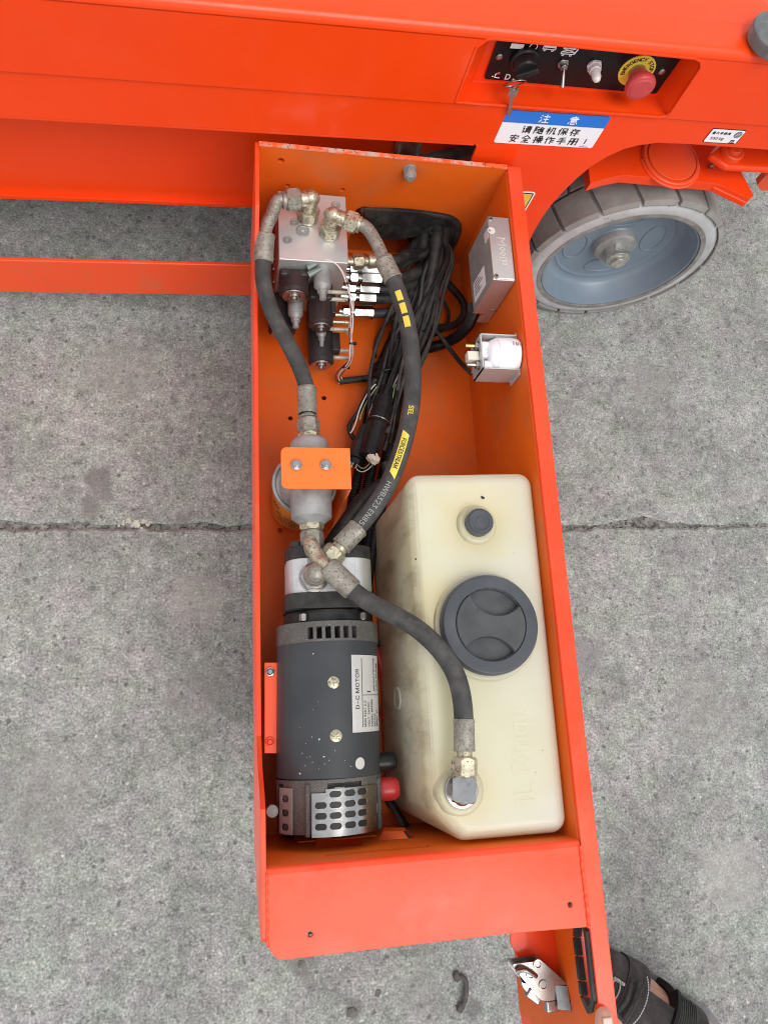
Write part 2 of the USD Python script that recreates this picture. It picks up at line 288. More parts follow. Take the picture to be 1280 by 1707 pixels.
mat('leather', (0.048, 0.041, 0.039), 0.58, spec=.35, col2=(0.028, 0.024, 0.023), nscale=50, dirt=(0.16, 0.145, 0.135), dscale=22, dlo=.48, dhi=.75, dfac=.6, bump=0.4, bscale=260, bdist=.002)
mat('webbing', (0.020, 0.020, 0.019), 0.7, col2=(0.05, 0.048, 0.045), nscale=120, bump=0.4, bscale=500)
mat('velcro', (0.045, 0.055, 0.048), 0.6, col2=(0.06, 0.07, 0.062), nscale=200)
mat('sole', (0.10, 0.105, 0.115), 0.6, col2=(0.16, 0.165, 0.17), nscale=30, bump=0.2, bscale=200)
mat('trouser', (0.05, 0.06, 0.085), 0.85, col2=(0.06, 0.07, 0.1), nscale=60, bump=0.4, bscale=700)
mat('twig', (0.05, 0.045, 0.042), 0.7, col2=(0.09, 0.08, 0.075), nscale=90)
mat('stone_dark', (0.10, 0.095, 0.09), 0.9, col2=(0.16, 0.15, 0.14), nscale=90)
mat('stone_white', (0.50, 0.48, 0.41), 0.9, col2=(0.33, 0.315, 0.28), nscale=90)
# tank: translucent yellowed polyethylene with streaky grime and an even browner tone on its left side
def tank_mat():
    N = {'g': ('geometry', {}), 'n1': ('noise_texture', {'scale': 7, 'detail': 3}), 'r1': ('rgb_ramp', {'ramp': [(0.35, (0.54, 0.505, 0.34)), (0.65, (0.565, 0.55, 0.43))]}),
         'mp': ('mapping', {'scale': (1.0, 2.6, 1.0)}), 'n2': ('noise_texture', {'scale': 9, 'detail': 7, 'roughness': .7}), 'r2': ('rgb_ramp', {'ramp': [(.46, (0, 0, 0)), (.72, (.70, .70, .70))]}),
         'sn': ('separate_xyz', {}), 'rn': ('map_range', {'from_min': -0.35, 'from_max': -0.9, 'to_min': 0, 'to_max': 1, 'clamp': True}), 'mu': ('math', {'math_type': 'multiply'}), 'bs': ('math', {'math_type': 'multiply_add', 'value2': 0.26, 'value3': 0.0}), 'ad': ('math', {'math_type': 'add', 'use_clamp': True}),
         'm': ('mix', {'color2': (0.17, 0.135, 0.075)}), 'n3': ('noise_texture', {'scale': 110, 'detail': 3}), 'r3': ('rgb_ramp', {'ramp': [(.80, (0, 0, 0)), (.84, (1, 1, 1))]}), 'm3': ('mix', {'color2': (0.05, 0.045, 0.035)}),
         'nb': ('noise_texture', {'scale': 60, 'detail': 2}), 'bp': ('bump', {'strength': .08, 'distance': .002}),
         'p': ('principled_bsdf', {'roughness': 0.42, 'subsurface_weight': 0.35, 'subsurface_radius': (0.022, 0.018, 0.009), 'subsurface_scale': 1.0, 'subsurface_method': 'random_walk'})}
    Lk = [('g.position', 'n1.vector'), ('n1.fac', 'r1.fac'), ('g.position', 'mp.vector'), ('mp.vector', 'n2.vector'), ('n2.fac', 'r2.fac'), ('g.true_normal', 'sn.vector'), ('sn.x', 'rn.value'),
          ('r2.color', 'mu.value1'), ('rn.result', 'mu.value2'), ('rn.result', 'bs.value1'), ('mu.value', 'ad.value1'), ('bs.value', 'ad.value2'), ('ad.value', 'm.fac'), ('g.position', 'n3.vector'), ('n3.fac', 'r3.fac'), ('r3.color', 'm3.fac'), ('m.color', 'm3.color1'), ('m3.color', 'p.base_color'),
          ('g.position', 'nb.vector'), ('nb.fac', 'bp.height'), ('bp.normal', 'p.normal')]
    cur = 'r1.color'
    for i, (px, py, rad) in enumerate(((797, 872, .065), (765, 1320, .060), (740, 1010, .05))):
        P = tray_xf(at(px, py, .392)); N[f'dd{i}'] = ('vector_math', {'math_type': 'distance', 'vector2': tuple(P)}); N[f'dr{i}'] = ('map_range', {'from_min': rad, 'from_max': .012, 'to_min': 0, 'to_max': .5, 'clamp': True}); N[f'dm{i}'] = ('mix', {'color2': (0.60, 0.49, 0.22)})
        Lk += [('g.position', f'dd{i}.vector1'), (f'dd{i}.value', f'dr{i}.value'), (f'dr{i}.result', f'dm{i}.fac'), (cur, f'dm{i}.color1')]; cur = f'dm{i}.color'
    Lk.append((cur, 'm.color1'))
    usdkit.material(stage, '/World/Looks/tank_plastic', N, Lk, surface='p.BSDF')

def concrete(name, base, joint=False):
    k = 0.85 if joint else 1.0
    N = {'g': ('geometry', {}), 'big': ('noise_texture', {'scale': 4.5, 'detail': 9, 'roughness': .68}), 'rb': ('rgb_ramp', {'ramp': [(.3, tuple(c * .72 * k for c in base)), (.5, tuple(c * 1.0 * k for c in base)), (.7, tuple(c * 1.22 * k for c in base))]}),
         'hue': ('noise_texture', {'scale': 16, 'detail': 3}), 'rh': ('rgb_ramp', {'ramp': [(.35, (0.975, 1.02, 0.965)), (.5, (1, 1, 1)), (.65, (1.03, 0.98, 1.02))]}), 'mh': ('mix', {'mix_type': 'multiply', 'fac': 1.0}),
         'gr': ('noise_texture', {'scale': 250, 'detail': 4, 'roughness': .75}), 'rg': ('rgb_ramp', {'ramp': [(.30, (.22, .215, .21)), (.43, (.80, .80, .79)), (.54, (1.05, 1.05, 1.04)), (.68, (1.75, 1.73, 1.69))]}), 'mg': ('mix', {'mix_type': 'multiply', 'fac': 1.0}),
         'md': ('noise_texture', {'scale': 75, 'detail': 4, 'roughness': .65}), 'rm': ('rgb_ramp', {'ramp': [(.26, (.50, .49, .48)), (.42, (.90, .90, .90)), (.56, (1.03, 1.03, 1.03)), (.72, (1.30, 1.29, 1.27))]}), 'mm': ('mix', {'mix_type': 'multiply', 'fac': 1.0}),
         'wn': ('noise_texture', {'scale': 120, 'detail': 3, 'roughness': .6}), 'wv': ('vector_math', {'math_type': 'multiply_add', 'vector2': (.012, .012, .012)}), 'vo': ('voronoi_texture', {'scale': 78, 'feature': 'f1', 'randomness': 1.0}), 'sc': ('separate_color', {}), 'pk': ('math', {'math_type': 'less_than', 'value2': 0.16}), 'dz': ('map_range', {'from_min': 0.36, 'from_max': 0.14, 'to_min': 0, 'to_max': 1, 'clamp': True}), 'pm': ('math', {'math_type': 'multiply'}), 'mp': ('mix', {'color2': (0.115, 0.115, 0.11)}), 'm4': ('noise_texture', {'scale': 30, 'detail': 6, 'roughness': .7, 'distortion': .6}), 'r4': ('rgb_ramp', {'ramp': [(.30, (.70, .70, .70)), (.50, (1, 1, 1)), (.70, (1.28, 1.28, 1.27))]}), 'xm': ('mix', {'mix_type': 'multiply', 'fac': 1.0}),
         'vw': ('voronoi_texture', {'scale': 95, 'feature': 'f1', 'randomness': 1.0}), 'sw': ('separate_color', {}), 'wk': ('math', {'math_type': 'less_than', 'value2': 0.05}), 'wz': ('map_range', {'from_min': 0.28, 'from_max': 0.12, 'to_min': 0, 'to_max': 1, 'clamp': True}), 'wm': ('math', {'math_type': 'multiply'}), 'mw': ('mix', {'color2': (0.52, 0.505, 0.47)}),
         'p': ('principled_bsdf', {'roughness': .88, 'specular_ior_level': .3}), 'bp': ('bump', {'strength': .55, 'distance': .0015}), 'ad': ('math', {'math_type': 'add'})}
    Lk = [('g.position', x + '.vector') for x in ('big', 'hue', 'gr', 'md', 'wn')] + [('wn.color', 'wv.vector1'), ('g.position', 'wv.vector3'), ('wv.vector', 'vo.vector'), ('wv.vector', 'vw.vector')]
    Lk += [('big.fac', 'rb.fac'), ('hue.fac', 'rh.fac'), ('rb.color', 'mh.color1'), ('rh.color', 'mh.color2'), ('gr.fac', 'rg.fac'), ('mh.color', 'mg.color1'), ('rg.color', 'mg.color2'), ('md.fac', 'rm.fac'), ('mg.color', 'mm.color1'), ('rm.color', 'mm.color2'),
           ('vo.color', 'sc.color'), ('sc.r', 'pk.value1'), ('vo.distance', 'dz.value'), ('pk.value', 'pm.value1'), ('dz.result', 'pm.value2'), ('pm.value', 'mp.fac'), ('g.position', 'm4.vector'), ('m4.fac', 'r4.fac'), ('mm.color', 'xm.color1'), ('r4.color', 'xm.color2'), ('xm.color', 'mp.color1'),
           ('vw.color', 'sw.color'), ('sw.r', 'wk.value1'), ('vw.distance', 'wz.value'), ('wk.value', 'wm.value1'), ('wz.result', 'wm.value2'), ('wm.value', 'mw.fac'), ('mp.color', 'mw.color1')]
    cur = 'mw.color'
    for i, (px, py, rad, colr, fac) in enumerate(STAINS_AND_SHADE):
        P = at(px, py, 0)
        N[f'd{i}'] = ('vector_math', {'math_type': 'distance', 'vector2': tuple(P)}); N[f'n{i}'] = ('noise_texture', {'scale': 38, 'detail': 5, 'roughness': .6})
        N[f'a{i}'] = ('math', {'math_type': 'multiply_add', 'value2': rad * 1.6, 'value3': -rad * 0.8}); N[f's{i}'] = ('math', {'math_type': 'add'})
        N[f'z{i}'] = ('map_range', {'from_min': rad, 'from_max': rad * 0.55, 'to_min': 0, 'to_max': fac, 'clamp': True}); N[f'x{i}'] = ('mix', {'color2': colr})
        Lk += [('g.position', f'd{i}.vector1'), ('g.position', f'n{i}.vector'), (f'n{i}.fac', f'a{i}.value1'), (f'd{i}.value', f's{i}.value1'), (f'a{i}.value', f's{i}.value2'), (f's{i}.value', f'z{i}.value'), (f'z{i}.result', f'x{i}.fac'), (cur, f'x{i}.color1')]
        cur = f'x{i}.color'
    Lk += [(cur, 'p.base_color'), ('gr.fac', 'ad.value1'), ('md.fac', 'ad.value2'), ('ad.value', 'bp.height'), ('bp.normal', 'p.normal')]
    usdkit.material(stage, '/World/Looks/' + name, N, Lk, surface='p.BSDF')
tank_mat()
STAINS_AND_SHADE = [(60, 1330, .10, (0.23, 0.225, 0.21), .35), (330, 1160, .07, (0.22, 0.215, 0.205), .4), (1180, 1180, .10, (0.23, 0.22, 0.21), .35), (1080, 640, .07, (0.23, 0.225, 0.215), .4), (200, 620, .08, (0.24, 0.235, 0.22), .35), (1220, 1460, .08, (0.36, 0.35, 0.33), .4), (330, 1000, .06, (0.36, 0.35, 0.325), .4), (700, 1650, .05, (.2, .195, .185), .35), (165, 800, .030, (0.14, 0.135, 0.13), .75), (150, 845, .022, (0.15, 0.145, 0.14), .7), (175, 825, .02, (0.15, 0.145, 0.14), .6), (300, 872, .022, (0.15, 0.14, 0.13), .6), (505, 1605, .028, (0.15, 0.14, 0.13), .55), (590, 1680, .02, (0.13, 0.13, 0.125), .55), (788, 1680, .016, (0.12, 0.115, 0.11), .6), (968, 1090, .06, (0.2, 0.195, 0.2), .5), (930, 1030, .04, (0.21, 0.2, 0.2), .4), (240, 880, .012, (0.5, 0.48, 0.40), .6)]  # two soft greys right of the tray paint its ground shade
concrete('concrete', (0.270, 0.282, 0.270))
mat('joint_fill', (0.11, 0.107, 0.10), 0.95, col2=(0.25, 0.245, 0.23), nscale=60, lo=.38, hi=.62, speck=(0.05, 0.047, 0.043), sscale=160, sthr=.56, bump=1.0, bscale=160, bdist=.004)

# ------------------------------------------------------------------ ground: two concrete slabs and the joint between them
XF[0] = ident
g = thing('ground', 'grey rough concrete paving around the machine, split by one crosswise joint', 'ground', (0, 0, -0.06), kind='structure')
BIG = 9.0
def jagged(y0, amp, seed, sgn):
    xs = np.r_[np.linspace(-BIG, -1.3, 30), np.arange(-1.25, 1.6, 0.006), np.linspace(1.65, BIG, 30)]
    n = meshkit.fbm(np.stack([xs * 30, np.full_like(xs, seed), np.zeros_like(xs)], -1), 6, seed) + .35 * meshkit.noise(np.stack([xs * 150, np.full_like(xs, seed), np.zeros_like(xs)], -1), seed + 2) - .17
    chips = np.clip(meshkit.fbm(np.stack([xs * 9, np.full_like(xs, seed + 9.5), np.zeros_like(xs)], -1), 3, seed + 4) - 0.55, 0, 1) * 0.05
    return xs, y0 + sgn * ((n - 0.5) * amp + chips)
xs, yu = jagged(0.3446, 0.009, 3, 1); _, yl = jagged(0.3380, 0.009, 5, -1)
def slab(xs, ys, yfar):
    n = len(xs); e = 0.004; s = 1 if yfar > 0 else -1
    rows = [(ys, -0.05), (ys, -e), (ys + s * e * 1.2, 0.0), (np.full(n, yfar), 0.0), (np.full(n, yfar), -0.05)]
    vs = np.concatenate([np.stack([xs, np.broadcast_to(y, n), np.full(n, z)], -1) for y, z in rows]); fs = []
    for r in range(4):
        for i in range(n - 1):
            A, B, D_, E_ = r * n + i, r * n + i + 1, (r + 1) * n + i + 1, (r + 1) * n + i
            fs += [(A, B, D_), (A, D_, E_)] if s > 0 else [(A, D_, B), (A, E_, D_)]
    return trimesh.Trimesh(vs, fs, process=False)
obj('concrete_slab', slab(xs, yu, BIG), 'concrete', g, smooth=20); obj('concrete_slab', slab(xs, yl, -BIG), 'concrete', g, smooth=20)
jx = np.arange(-1.3, 1.62, 0.006); jy = np.linspace(0.315, 0.368, 14); JX, JY = np.meshgrid(jx, jy)
JZ = -0.0060 + 0.012 * (meshkit.fbm(np.stack([JX * 55, JY * 90, 0 * JX], -1), 4, 11) - 0.5) + 0.004 * (np.abs(JY - .3415) / .02) ** 2 * .3
vs = np.stack([JX, JY, np.minimum(JZ, -0.0015)], -1).reshape(-1, 3); nx = len(jx); fs = []
for r in range(len(jy) - 1):
    for i in range(nx - 1): A = r * nx + i; fs += [(A, A + 1, A + nx + 1), (A, A + nx + 1, A + nx)]
obj('joint_filler', trimesh.Trimesh(vs, fs, process=False), 'joint_fill', g, smooth=True)
def rock(c, r, seed, flat=.6):
    m = trimesh.creation.icosphere(2, 1.0); w = m.vertices; w = w * (0.45 + 1.1 * meshkit.noise(w * 2.3 + seed, seed)[:, None]); w = np.sign(w) * np.abs(w) ** .8; w[:, 0] *= 1.25; w[:, 2] *= flat; a_ = seed * 1.7; w = np.stack([w[:, 0] * math.cos(a_) - w[:, 1] * math.sin(a_), w[:, 0] * math.sin(a_) + w[:, 1] * math.cos(a_), w[:, 2]], -1)
    m.vertices = w * r + np.asarray(c); return m
chips = []
for k, (px, py, r) in enumerate([(214, 866, .010), (228, 872, .013), (240, 868, .009), (205, 872, .006), (250, 870, .006), (392, 872, .005), (48, 853, .006), (20, 890, .004), (232, 862, .005), (246, 874, .006), (221, 874, .007), (236, 880, .004), (210, 862, .004), (258, 866, .004), (198, 876, .004)]):
    chips.append(rock(at(px, py, 0.0) + V(0, 0, -.0012), r * .48, k, .3))
obj('pale_mortar_chips', chips, 'stone_white', None, smooth=15, label='pale mortar crumbs lying in the concrete joint left of the tray', cat='mortar crumbs', kind='stuff')
tp = path((765, 1630, .004), (775, 1634, .006), (777, 1650, .006), (776, 1665, .006), (768, 1680, .005))
tw = tube(tp, 0.004, 10, .003); obj('twig', [tw, rock(tp[0] + V(-.004, .002, 0), .006, 3), rock(tp[-1], .006, 8)], 'twig', None, smooth=50, label='short dark bent twig lying on the concrete below the tray front', cat='twig')
for k, (px, py, r, l) in enumerate([(503, 1608, .007, 'small dark pebble on the concrete just under the front left corner of the tray'), (630, 1656, .006, 'small dark pebble on the concrete left of the bent twig'), (586, 1688, .009, 'elongated dark stone chip on the concrete near the bottom edge of the picture')]):
    obj('pebble', rock(at(px, py, 0), r * .75, 20 + k, .4), 'stone_dark', None, smooth=50, label=l, cat='pebble')

# ------------------------------------------------------------------ scissor lift (coordinates u along, v into the machine, z up)
XF[0] = lift_xf
V0 = 0.75
U, W = V(1, 0, 0), V(0, 1, 0)
lift = thing('scissor_lift', 'orange scissor lift with grey front wheel and recessed black control panel', 'scissor lift', (0.2, 0.95, 0))
ZT = 0.683; ZC = 0.582; ZS = 0.508
rec_open = Polygon([(0.324, 0.583), (0.3255, 0.668), (0.335, 0.6795), (0.345, 0.681), (0.612, 0.6785), (0.622, 0.675), (0.628, 0.666), (0.631, 0.590), (0.628, 0.584), (0.62, 0.582)]).buffer(-.003).buffer(.003)
TK = 0.004
up_out = Polygon([(-1.0, ZC), (1.3, ZC - .004), (1.3, ZT - .004), (-1.0, ZT)])
def side_plate(poly, v=V0, t=TK): return plate(poly, (0, v + t, 0), U, Z, t)         # outer face at v, looking to -v
obj('side_cover', side_plate(up_out.difference(rec_open)), 'orange_paint', lift)
# rounded shoulder between cover and deck, then the deck
def sweep(prof, u0, u1, n=2):
    us = np.linspace(u0, u1, n); k = len(prof); vs = np.concatenate([[(u, a, b) for (a, b) in prof] for u in us]); fs = []
    for i in range(n - 1):
        for j in range(k - 1): A, B = i * k + j, (i + 1) * k + j; fs += [(A, B, B + 1), (A, B + 1, A + 1)]
    return trimesh.Trimesh(vs, fs, process=False)
rr = 0.011; sh = [(V0 + rr - rr * math.cos(t), ZT - .002 + rr * math.sin(t)) for t in np.linspace(0, PI / 2 * .97, 9)]
deck = [(V0, ZT - .004)] + sh + [(V0 + .045, ZT + .0105)]
obj('cover_shoulder', sweep(deck, -1.0, 1.3), 'orange_paint', lift, smooth=40)
zd = ZT + .0105
dk = Polygon([(-1.0, V0 + .045), (1.3, V0 + .045), (1.3, .775), (.80, .775), (.762, .792), (.745, .812), (.728, .834), (.712, .8415), (.40, .846), (.30, .856), (-1.0, .862)])
dk = Polygon([(-1, V0 + .045), (.80, V0 + .045), (.768, .797), (.742, .812), (.722, .836), (.705, .8415), (-1, .846)])
obj('deck_plate', plate(dk, (0, 0, zd - .004), U, W, .004), 'orange_paint', lift)
obj('deck_upstand', sweep([(.846, zd - .001), (.850, zd + .003), (.853, zd + .004), (.862, zd + .0045)], -1.0, 0.46), 'orange_paint', lift, smooth=50)
obj('inner_deck', plate(Polygon([(-1, .80), (1.4, .80), (1.4, 1.7), (-1, 1.7)]), (0, 0, zd - .022), U, W, .006), 'orange_dusty', lift)
# lower skirt with the wheel arch
arch = [(0.832 + .6, 0.531), (0.832, .531), (.70, .5325), (.646, .531), (.620, .524), (.601, .5145), (.583, .497), (.568, .475), (.558, .449), (.550, .419), (.544, .388), (.541, .356), (.542, .31), (.546, .276), (.556, .235), (.572, .19)]
low = Polygon([(-1.0, ZS), (.330, ZS), (.374, ZS), (.379, ZS - .006), (.383, .17), (.572, .17)] + arch[::-1] + [(1.43, ZC - .004), (1.3, ZC - .004), (-1.0, ZC)])
obj('lower_skirt', side_plate(low, V0 + .0025), 'orange_paint', lift)
obj('skirt_lip', bx(-1, .374, V0 + .0025, V0 + .030, ZS - .0035, ZS, 0), 'orange_paint', lift)
# recess under the skirt at left
obj('recess_panel', plate(Polygon([(-1.2, .240), (.42, .240), (.42, .60), (-1.2, .60)]), (0, .844, 0), U, Z, .004), 'orange_paint', lift)
obj('recess_lip', bx(-1.2, .42, .832, .848, .242, .2495, 0), 'orange_paint', lift)
obj('chassis_beam', bx(-1.2, .38, .760, .767, .085, .182, .002), 'orange_dusty', lift)
obj('chassis_dark_block', bx(-.9, .55, .90, 1.5, .27, .62, 0), 'dark_hollow', lift)  # near-black block added as the darkness inside the chassis
obj('steering_strut', cyl((.311, .835, .30), (.311, .835, .56), .021, seg=28), 'strut_steel', lift)
ob = V(.388, .84, .40); obj('inner_guard', hullpts([ob + V(-.045, .0, -.03), ob + V(.035, .0, .0), ob + V(.04, .06, -.05), ob + V(-.05, .06, -.08)], .012), 'grey_rubber', lift)
# ---- control recess
pv = 0.787; pz0, pz1 = 0.588, 0.653
pan = [(.366, .588), (.364, .655), (.621, .653), (.6195, .585)]
def quadm(a, b, c, d, n=1): return trimesh.Trimesh([a, b, c, d], [(0, 1, 2), (0, 2, 3)], process=False)
fo = [(0.324, 0.583), (0.324, 0.6815), (0.631, 0.6785), (0.631, 0.582)]
ri = [(0.354, 0.580), (0.354, 0.677), (0.6235, 0.674), (0.6235, 0.579)]
F = [V(a, V0 + .002, b) for a, b in fo]; B_ = [V(a, pv + .0015, b) for a, b in ri]
bk = cat_([quadm(F[0], F[3], B_[3], B_[0]), quadm(F[0], B_[0], B_[1], F[1]), quadm(F[1], B_[1], B_[2], F[2]), quadm(F[3], F[2], B_[2], B_[3]), quadm(B_[0], B_[3], B_[2], B_[1])])
obj('control_recess', bk, 'orange_paint', lift, smooth=False)
ring = rec_open.buffer(.0022).difference(rec_open.buffer(-.0008)); obj('recess_rim', side_plate(ring, V0 - .0012, .003), 'orange_paint', lift)
cp = obj('control_panel', plate(Polygon(pan).buffer(-.004).buffer(.004), (0, pv, 0), U, Z, .0018), 'panel_black', lift)
fv = pv - .0018
def alp(px, py): return al(px, py, fv)
def onpanel(name, m, mt, **k): return obj(name, m, mt, cp, **k)
for px, py in ((832, 93), (1103, 118)):
    c = alp(px, py); onpanel('screw', [lathe([(0, .0048), (.0016, .0046), (.0026, .003), (.0028, 0)], c, -W, 20), ], 'chrome_dark')
c = alp(872, 98) + V(0, 0, -.012); n = -W
c = al(876, 107, pv - .012); c0 = V(c[0], fv, c[2])
onpanel('key_switch', [cyl(c0, c0 - W * .008, .0185, seg=40, bev=.002), cyl(c0 - W * .006, c0 - W * .020, .0165, .0150, seg=40, bev=.003), obox(c0 - W * .022, nz(V(1, 0, .55)), -W, nz(V(-.55, 0, 1)), .030, .010, .008, .0025)], 'black_plastic', label='black round key switch knob')
c = al(938, 103, fv); onpanel('toggle_switch', [hexn(c, c - W * .004, .0135), cyl(c - W * .004, c - W * .010, .0045), tube([c - W * .009, c - W * .018 + V(0, 0, -.006), c - W * .028 + V(0.0005, 0, -.013)], lambda t: .0021 + .0012 * t, 12)], 'chrome_dark')
c = al(990, 108, fv); onpanel('indicator_lamp', [hexn(c, c - W * .004, .018), cyl(c - W * .004, c - W * .010, .0078), lathe([(0, .0062), (.012, .0060), (.016, .0045), (.018, .002), (.0185, 0)], c - W * .008, -W, 24)], 'lamp_clear')
c = al(1061, 116, fv); ye = onpanel('stop_collar', cyl(c, c - W * .0022, .0245, seg=48, bev=.0004), 'stop_yellow', label='yellow round collar around the stop button')
onpanel('stop_stem', cyl(c, c - W * .018, .0115, seg=32), 'chrome_dark')
onpanel('stop_button', lathe([(0, 0), (0, .0115), (.004, .0135), (.010, .0140), (.013, .0185), (.017, .0200), (.021, .0198), (.0235, .0180), (.0238, .0162), (.0244, .0150), (.0252, .0142), (.0256, 0)], c - W * .007, -W, 48), 'stop_red', smooth=40, label='red mushroom stop button')
tx = 'EMERGENCY STOP'; tm = []
for i, ch in enumerate(tx):
    if ch == ' ': continue
    a = math.radians(196 - i * 14.2); rad = V(math.cos(a), 0, math.sin(a)); tg = V(math.sin(a), 0, -math.cos(a))
    tm.append(text(ch, .0052, c - W * .0023 + rad * .0165, tg, rad, True, center=True))
onpanel('lettering', tm, 'ink_black')
# symbols and logo on the panel
def ptext(s, px, py, h, mt='ink_white', bold=True): return text(s, h, al(px, py, fv - .0001), U, Z, bold, .0004)
def seglines(lines, w, o, s, u=U, v=Z, t=.0004):
    g_ = unary_union([LineString(l).buffer(w) for l in lines]); g_ = affinity.scale(g_, s, s, origin=(0, 0)); return plate(g_, o, u, v, t)
sym = [ptext('D', 839, 131, .0085), ptext('in', 853, 133, .0032)]
o = al(824, 128, fv - .0004)
sym += [seglines([[(0, 0), (0, 6), (4, 9)], [(0, 0), (7, 0)], [(-4, 1), (-3, 2)]], .7, o, .0009), plate(sbox(-.0085, -.0035, .0085, .0035), al(862, 76, fv - .0004), U, Z, .0004)]
sym += [plate(Point(0, 0).buffer(.0055).difference(Point(0, 0).buffer(.0044)), al(889, 77, fv - .0004), U, Z, .0004)]
def liftsym(px, py, raised):
    o = al(px, py, fv - .0004); L = [[(-9, 0), (9, 0)], [(-9, 0), (-9, 3)], [(9, 0), (9, 3)], [(-9, 3), (9, 3)]]; q = unary_union([LineString(l).buffer(.55) for l in L] + [Point(-5.5, -1.5).buffer(1.9).difference(Point(-5.5, -1.5).buffer(.9)), Point(5.5, -1.5).buffer(1.9).difference(Point(5.5, -1.5).buffer(.9))] + ([LineString([(-8, 4), (8, 8)]).buffer(.5), LineString([(8, 4), (-8, 8)]).buffer(.5), LineString([(-9, 9), (9, 9)]).buffer(.6)] if raised else [sbox(-9, 3, 9, 7)]))
    return plate(affinity.scale(q, .00095, .00095, origin=(0, 0)), o, U, Z, .0004)
sym += [liftsym(915, 81, False), liftsym(945, 89, True), seglines([[(0, 0), (2, 7)]], .9, al(957, 89, fv - .0004), .001)]
for i, q in enumerate(sym): onpanel('lettering' if i < 2 else 'symbol', q, 'ink_white', smooth=False)
onpanel('red_dot', plate(Point(0, 0).buffer(.0022), al(831, 121, fv - .0004), U, Z, .0004), 'stop_red')
# ---- labels on the side plate
CH = {}
def hz(s):
    out = []
    for p in s.split(';'):
        q = [tuple(map(float, a.split(','))) for a in p.split()]; out.append([(x, 100 - y) for x, y in q])
    return out
for k_, s_ in {'zhu': '12,12 24,22;6,36 18,46;8,92 26,62;58,4 66,14;36,26 94,26;40,56 90,56;32,92 98,92;65,26 65,92',
    'yi': '50,2 52,12;18,16 82,16;34,20 38,30;66,20 62,30;6,32 94,32;26,40 74,40 74,64 26,64 26,40;26,52 74,52;14,74 8,92;32,72 34,94 66,94 70,84;48,70 54,82;80,72 92,88',
    'qing': '10,8 20,18;4,34 20,34 20,86 34,74;40,14 94,14;44,27 90,27;36,40 98,40;67,4 67,40;46,96 46,50 88,50 88,94 78,92;46,64 88,64;46,78 88,78',
    'sui': '8,96 8,8 28,8 18,34 28,52 14,60;38,12 46,22;34,40 46,40 46,74 34,88;46,74 60,90 98,92;54,22 98,22;72,6 54,50;64,80 64,38 92,38 92,78 84,77;64,51 92,51;64,63 92,63',
    'ji': '4,28 44,28;24,4 24,96;24,32 6,66;24,36 42,54;48,94 58,50 58,12 84,12 84,84 98,88 98,70',
    'bao': '28,4 6,46;18,28 18,96;44,10 88,10 88,38 44,38 44,10;34,54 98,54;66,38 66,96;62,56 36,86;70,56 98,84',
    'cun': '8,20 94,20;42,4 6,62;24,44 24,96;46,38 84,38 64,54 64,92 52,90;36,66 96,66',
    'an': '50,2 50,12;12,30 12,18 88,18 88,30;46,26 28,66 78,96;70,46 56,80 16,96;8,46 94,46',
    'quan': '50,4 6,46;50,4 94,46;24,48 76,48;26,70 74,70;10,94 90,94;50,48 50,94',
    'cao': '4,28 36,28;22,4 22,92 12,88;4,64 36,52;54,6 82,6 82,24 54,24 54,6;42,32 62,32 62,50 42,50 42,32;74,32 94,32 94,50 74,50 74,32;38,62 98,62;68,52 68,98;66,64 42,88;70,64 96,88',
    'zuo': '28,4 6,46;18,28 18,96;52,4 36,40;46,24 98,24;62,24 62,96;62,48 94,48;62,70 94,70',
    'shou': '78,6 20,16;14,36 86,36;4,60 96,60;50,14 50,92 36,88', 'ce': '6,94 14,60 14,10 44,10 44,90 36,88;48,94 56,60 56,10 88,10 88,90 78,88;2,48 98,48', 'bang': '50,4 50,68;50,88 50,94',
    'zui': '26,6 74,6 74,34 26,34 26,6;26,20 74,20;6,44 94,44;20,44 20,96;44,44 44,96;20,60 44,60;20,76 44,76;54,56 88,56 56,94;58,66 92,94', 'da': '8,36 92,36;50,6 50,40 10,94;50,40 92,94',
    'zai': '6,20 60,20;32,4 32,34;4,36 96,36;10,50 52,50;30,40 16,66 54,66;36,66 36,96;6,80 54,80;70,4 76,60 96,94;90,50 64,90;84,12 92,22', 'he': '6,18 94,18;32,6 32,28;68,6 68,28;26,34 8,62;18,50 18,96;36,42 96,42;84,42 84,90 74,92;44,56 66,56 66,76 44,76 44,56'}.items(): CH[k_] = hz(s_)
def glyphs(keys, h, pitch, o, u, v, w=4.6, slant=0.0):
    gs = []
    for i, k in enumerate(keys):
        if k is None: continue
        q = unary_union([LineString(l).buffer(w, cap_style='flat', join_style='mitre') for l in CH[k]]); q = affinity.scale(q, h / 100, h / 100, origin=(0, 0)); gs.append(affinity.translate(q, i * pitch, 0))
    return plate(unary_union(gs), o, u, v, .0003)
def side_label(poly, t=.0006, v=V0 + .0025): return plate(poly, (0, v, 0), U, Z, t)
def sp(a, b, d=.0007): return V(a, V0 + .0025 - d, b)
lx0, lx1, lz0, lz1 = .400, .551, .5135, .574
full = rrect(lx0, lz0, lx1, lz1, .004)
wl = obj('notice_label', side_label(full), 'label_white', lift, smooth=False, label='white notice label with blue header and black Chinese writing')
obj('label_header', side_label(full.intersection(sbox(0, .5525, 1, 1)), .0009), 'label_blue', wl, smooth=False)
obj('header_lettering', glyphs(['zhu', None, 'yi'], .0155, .0215, sp(.449, .5555, .0010), U, Z, 4.4), 'ink_white', wl, smooth=False)
obj('lettering', [glyphs(['qing', 'sui', 'ji', 'bao', 'cun'], .0145, .0180, sp(.432, .5345, .0008), U, Z, 4.9), glyphs(['an', 'quan', 'cao', 'zuo', 'shou', 'ce', 'bang'], .0145, .0180, sp(.4195, .5170, .0008), U, Z, 4.9)], 'ink_black', wl, smooth=False)
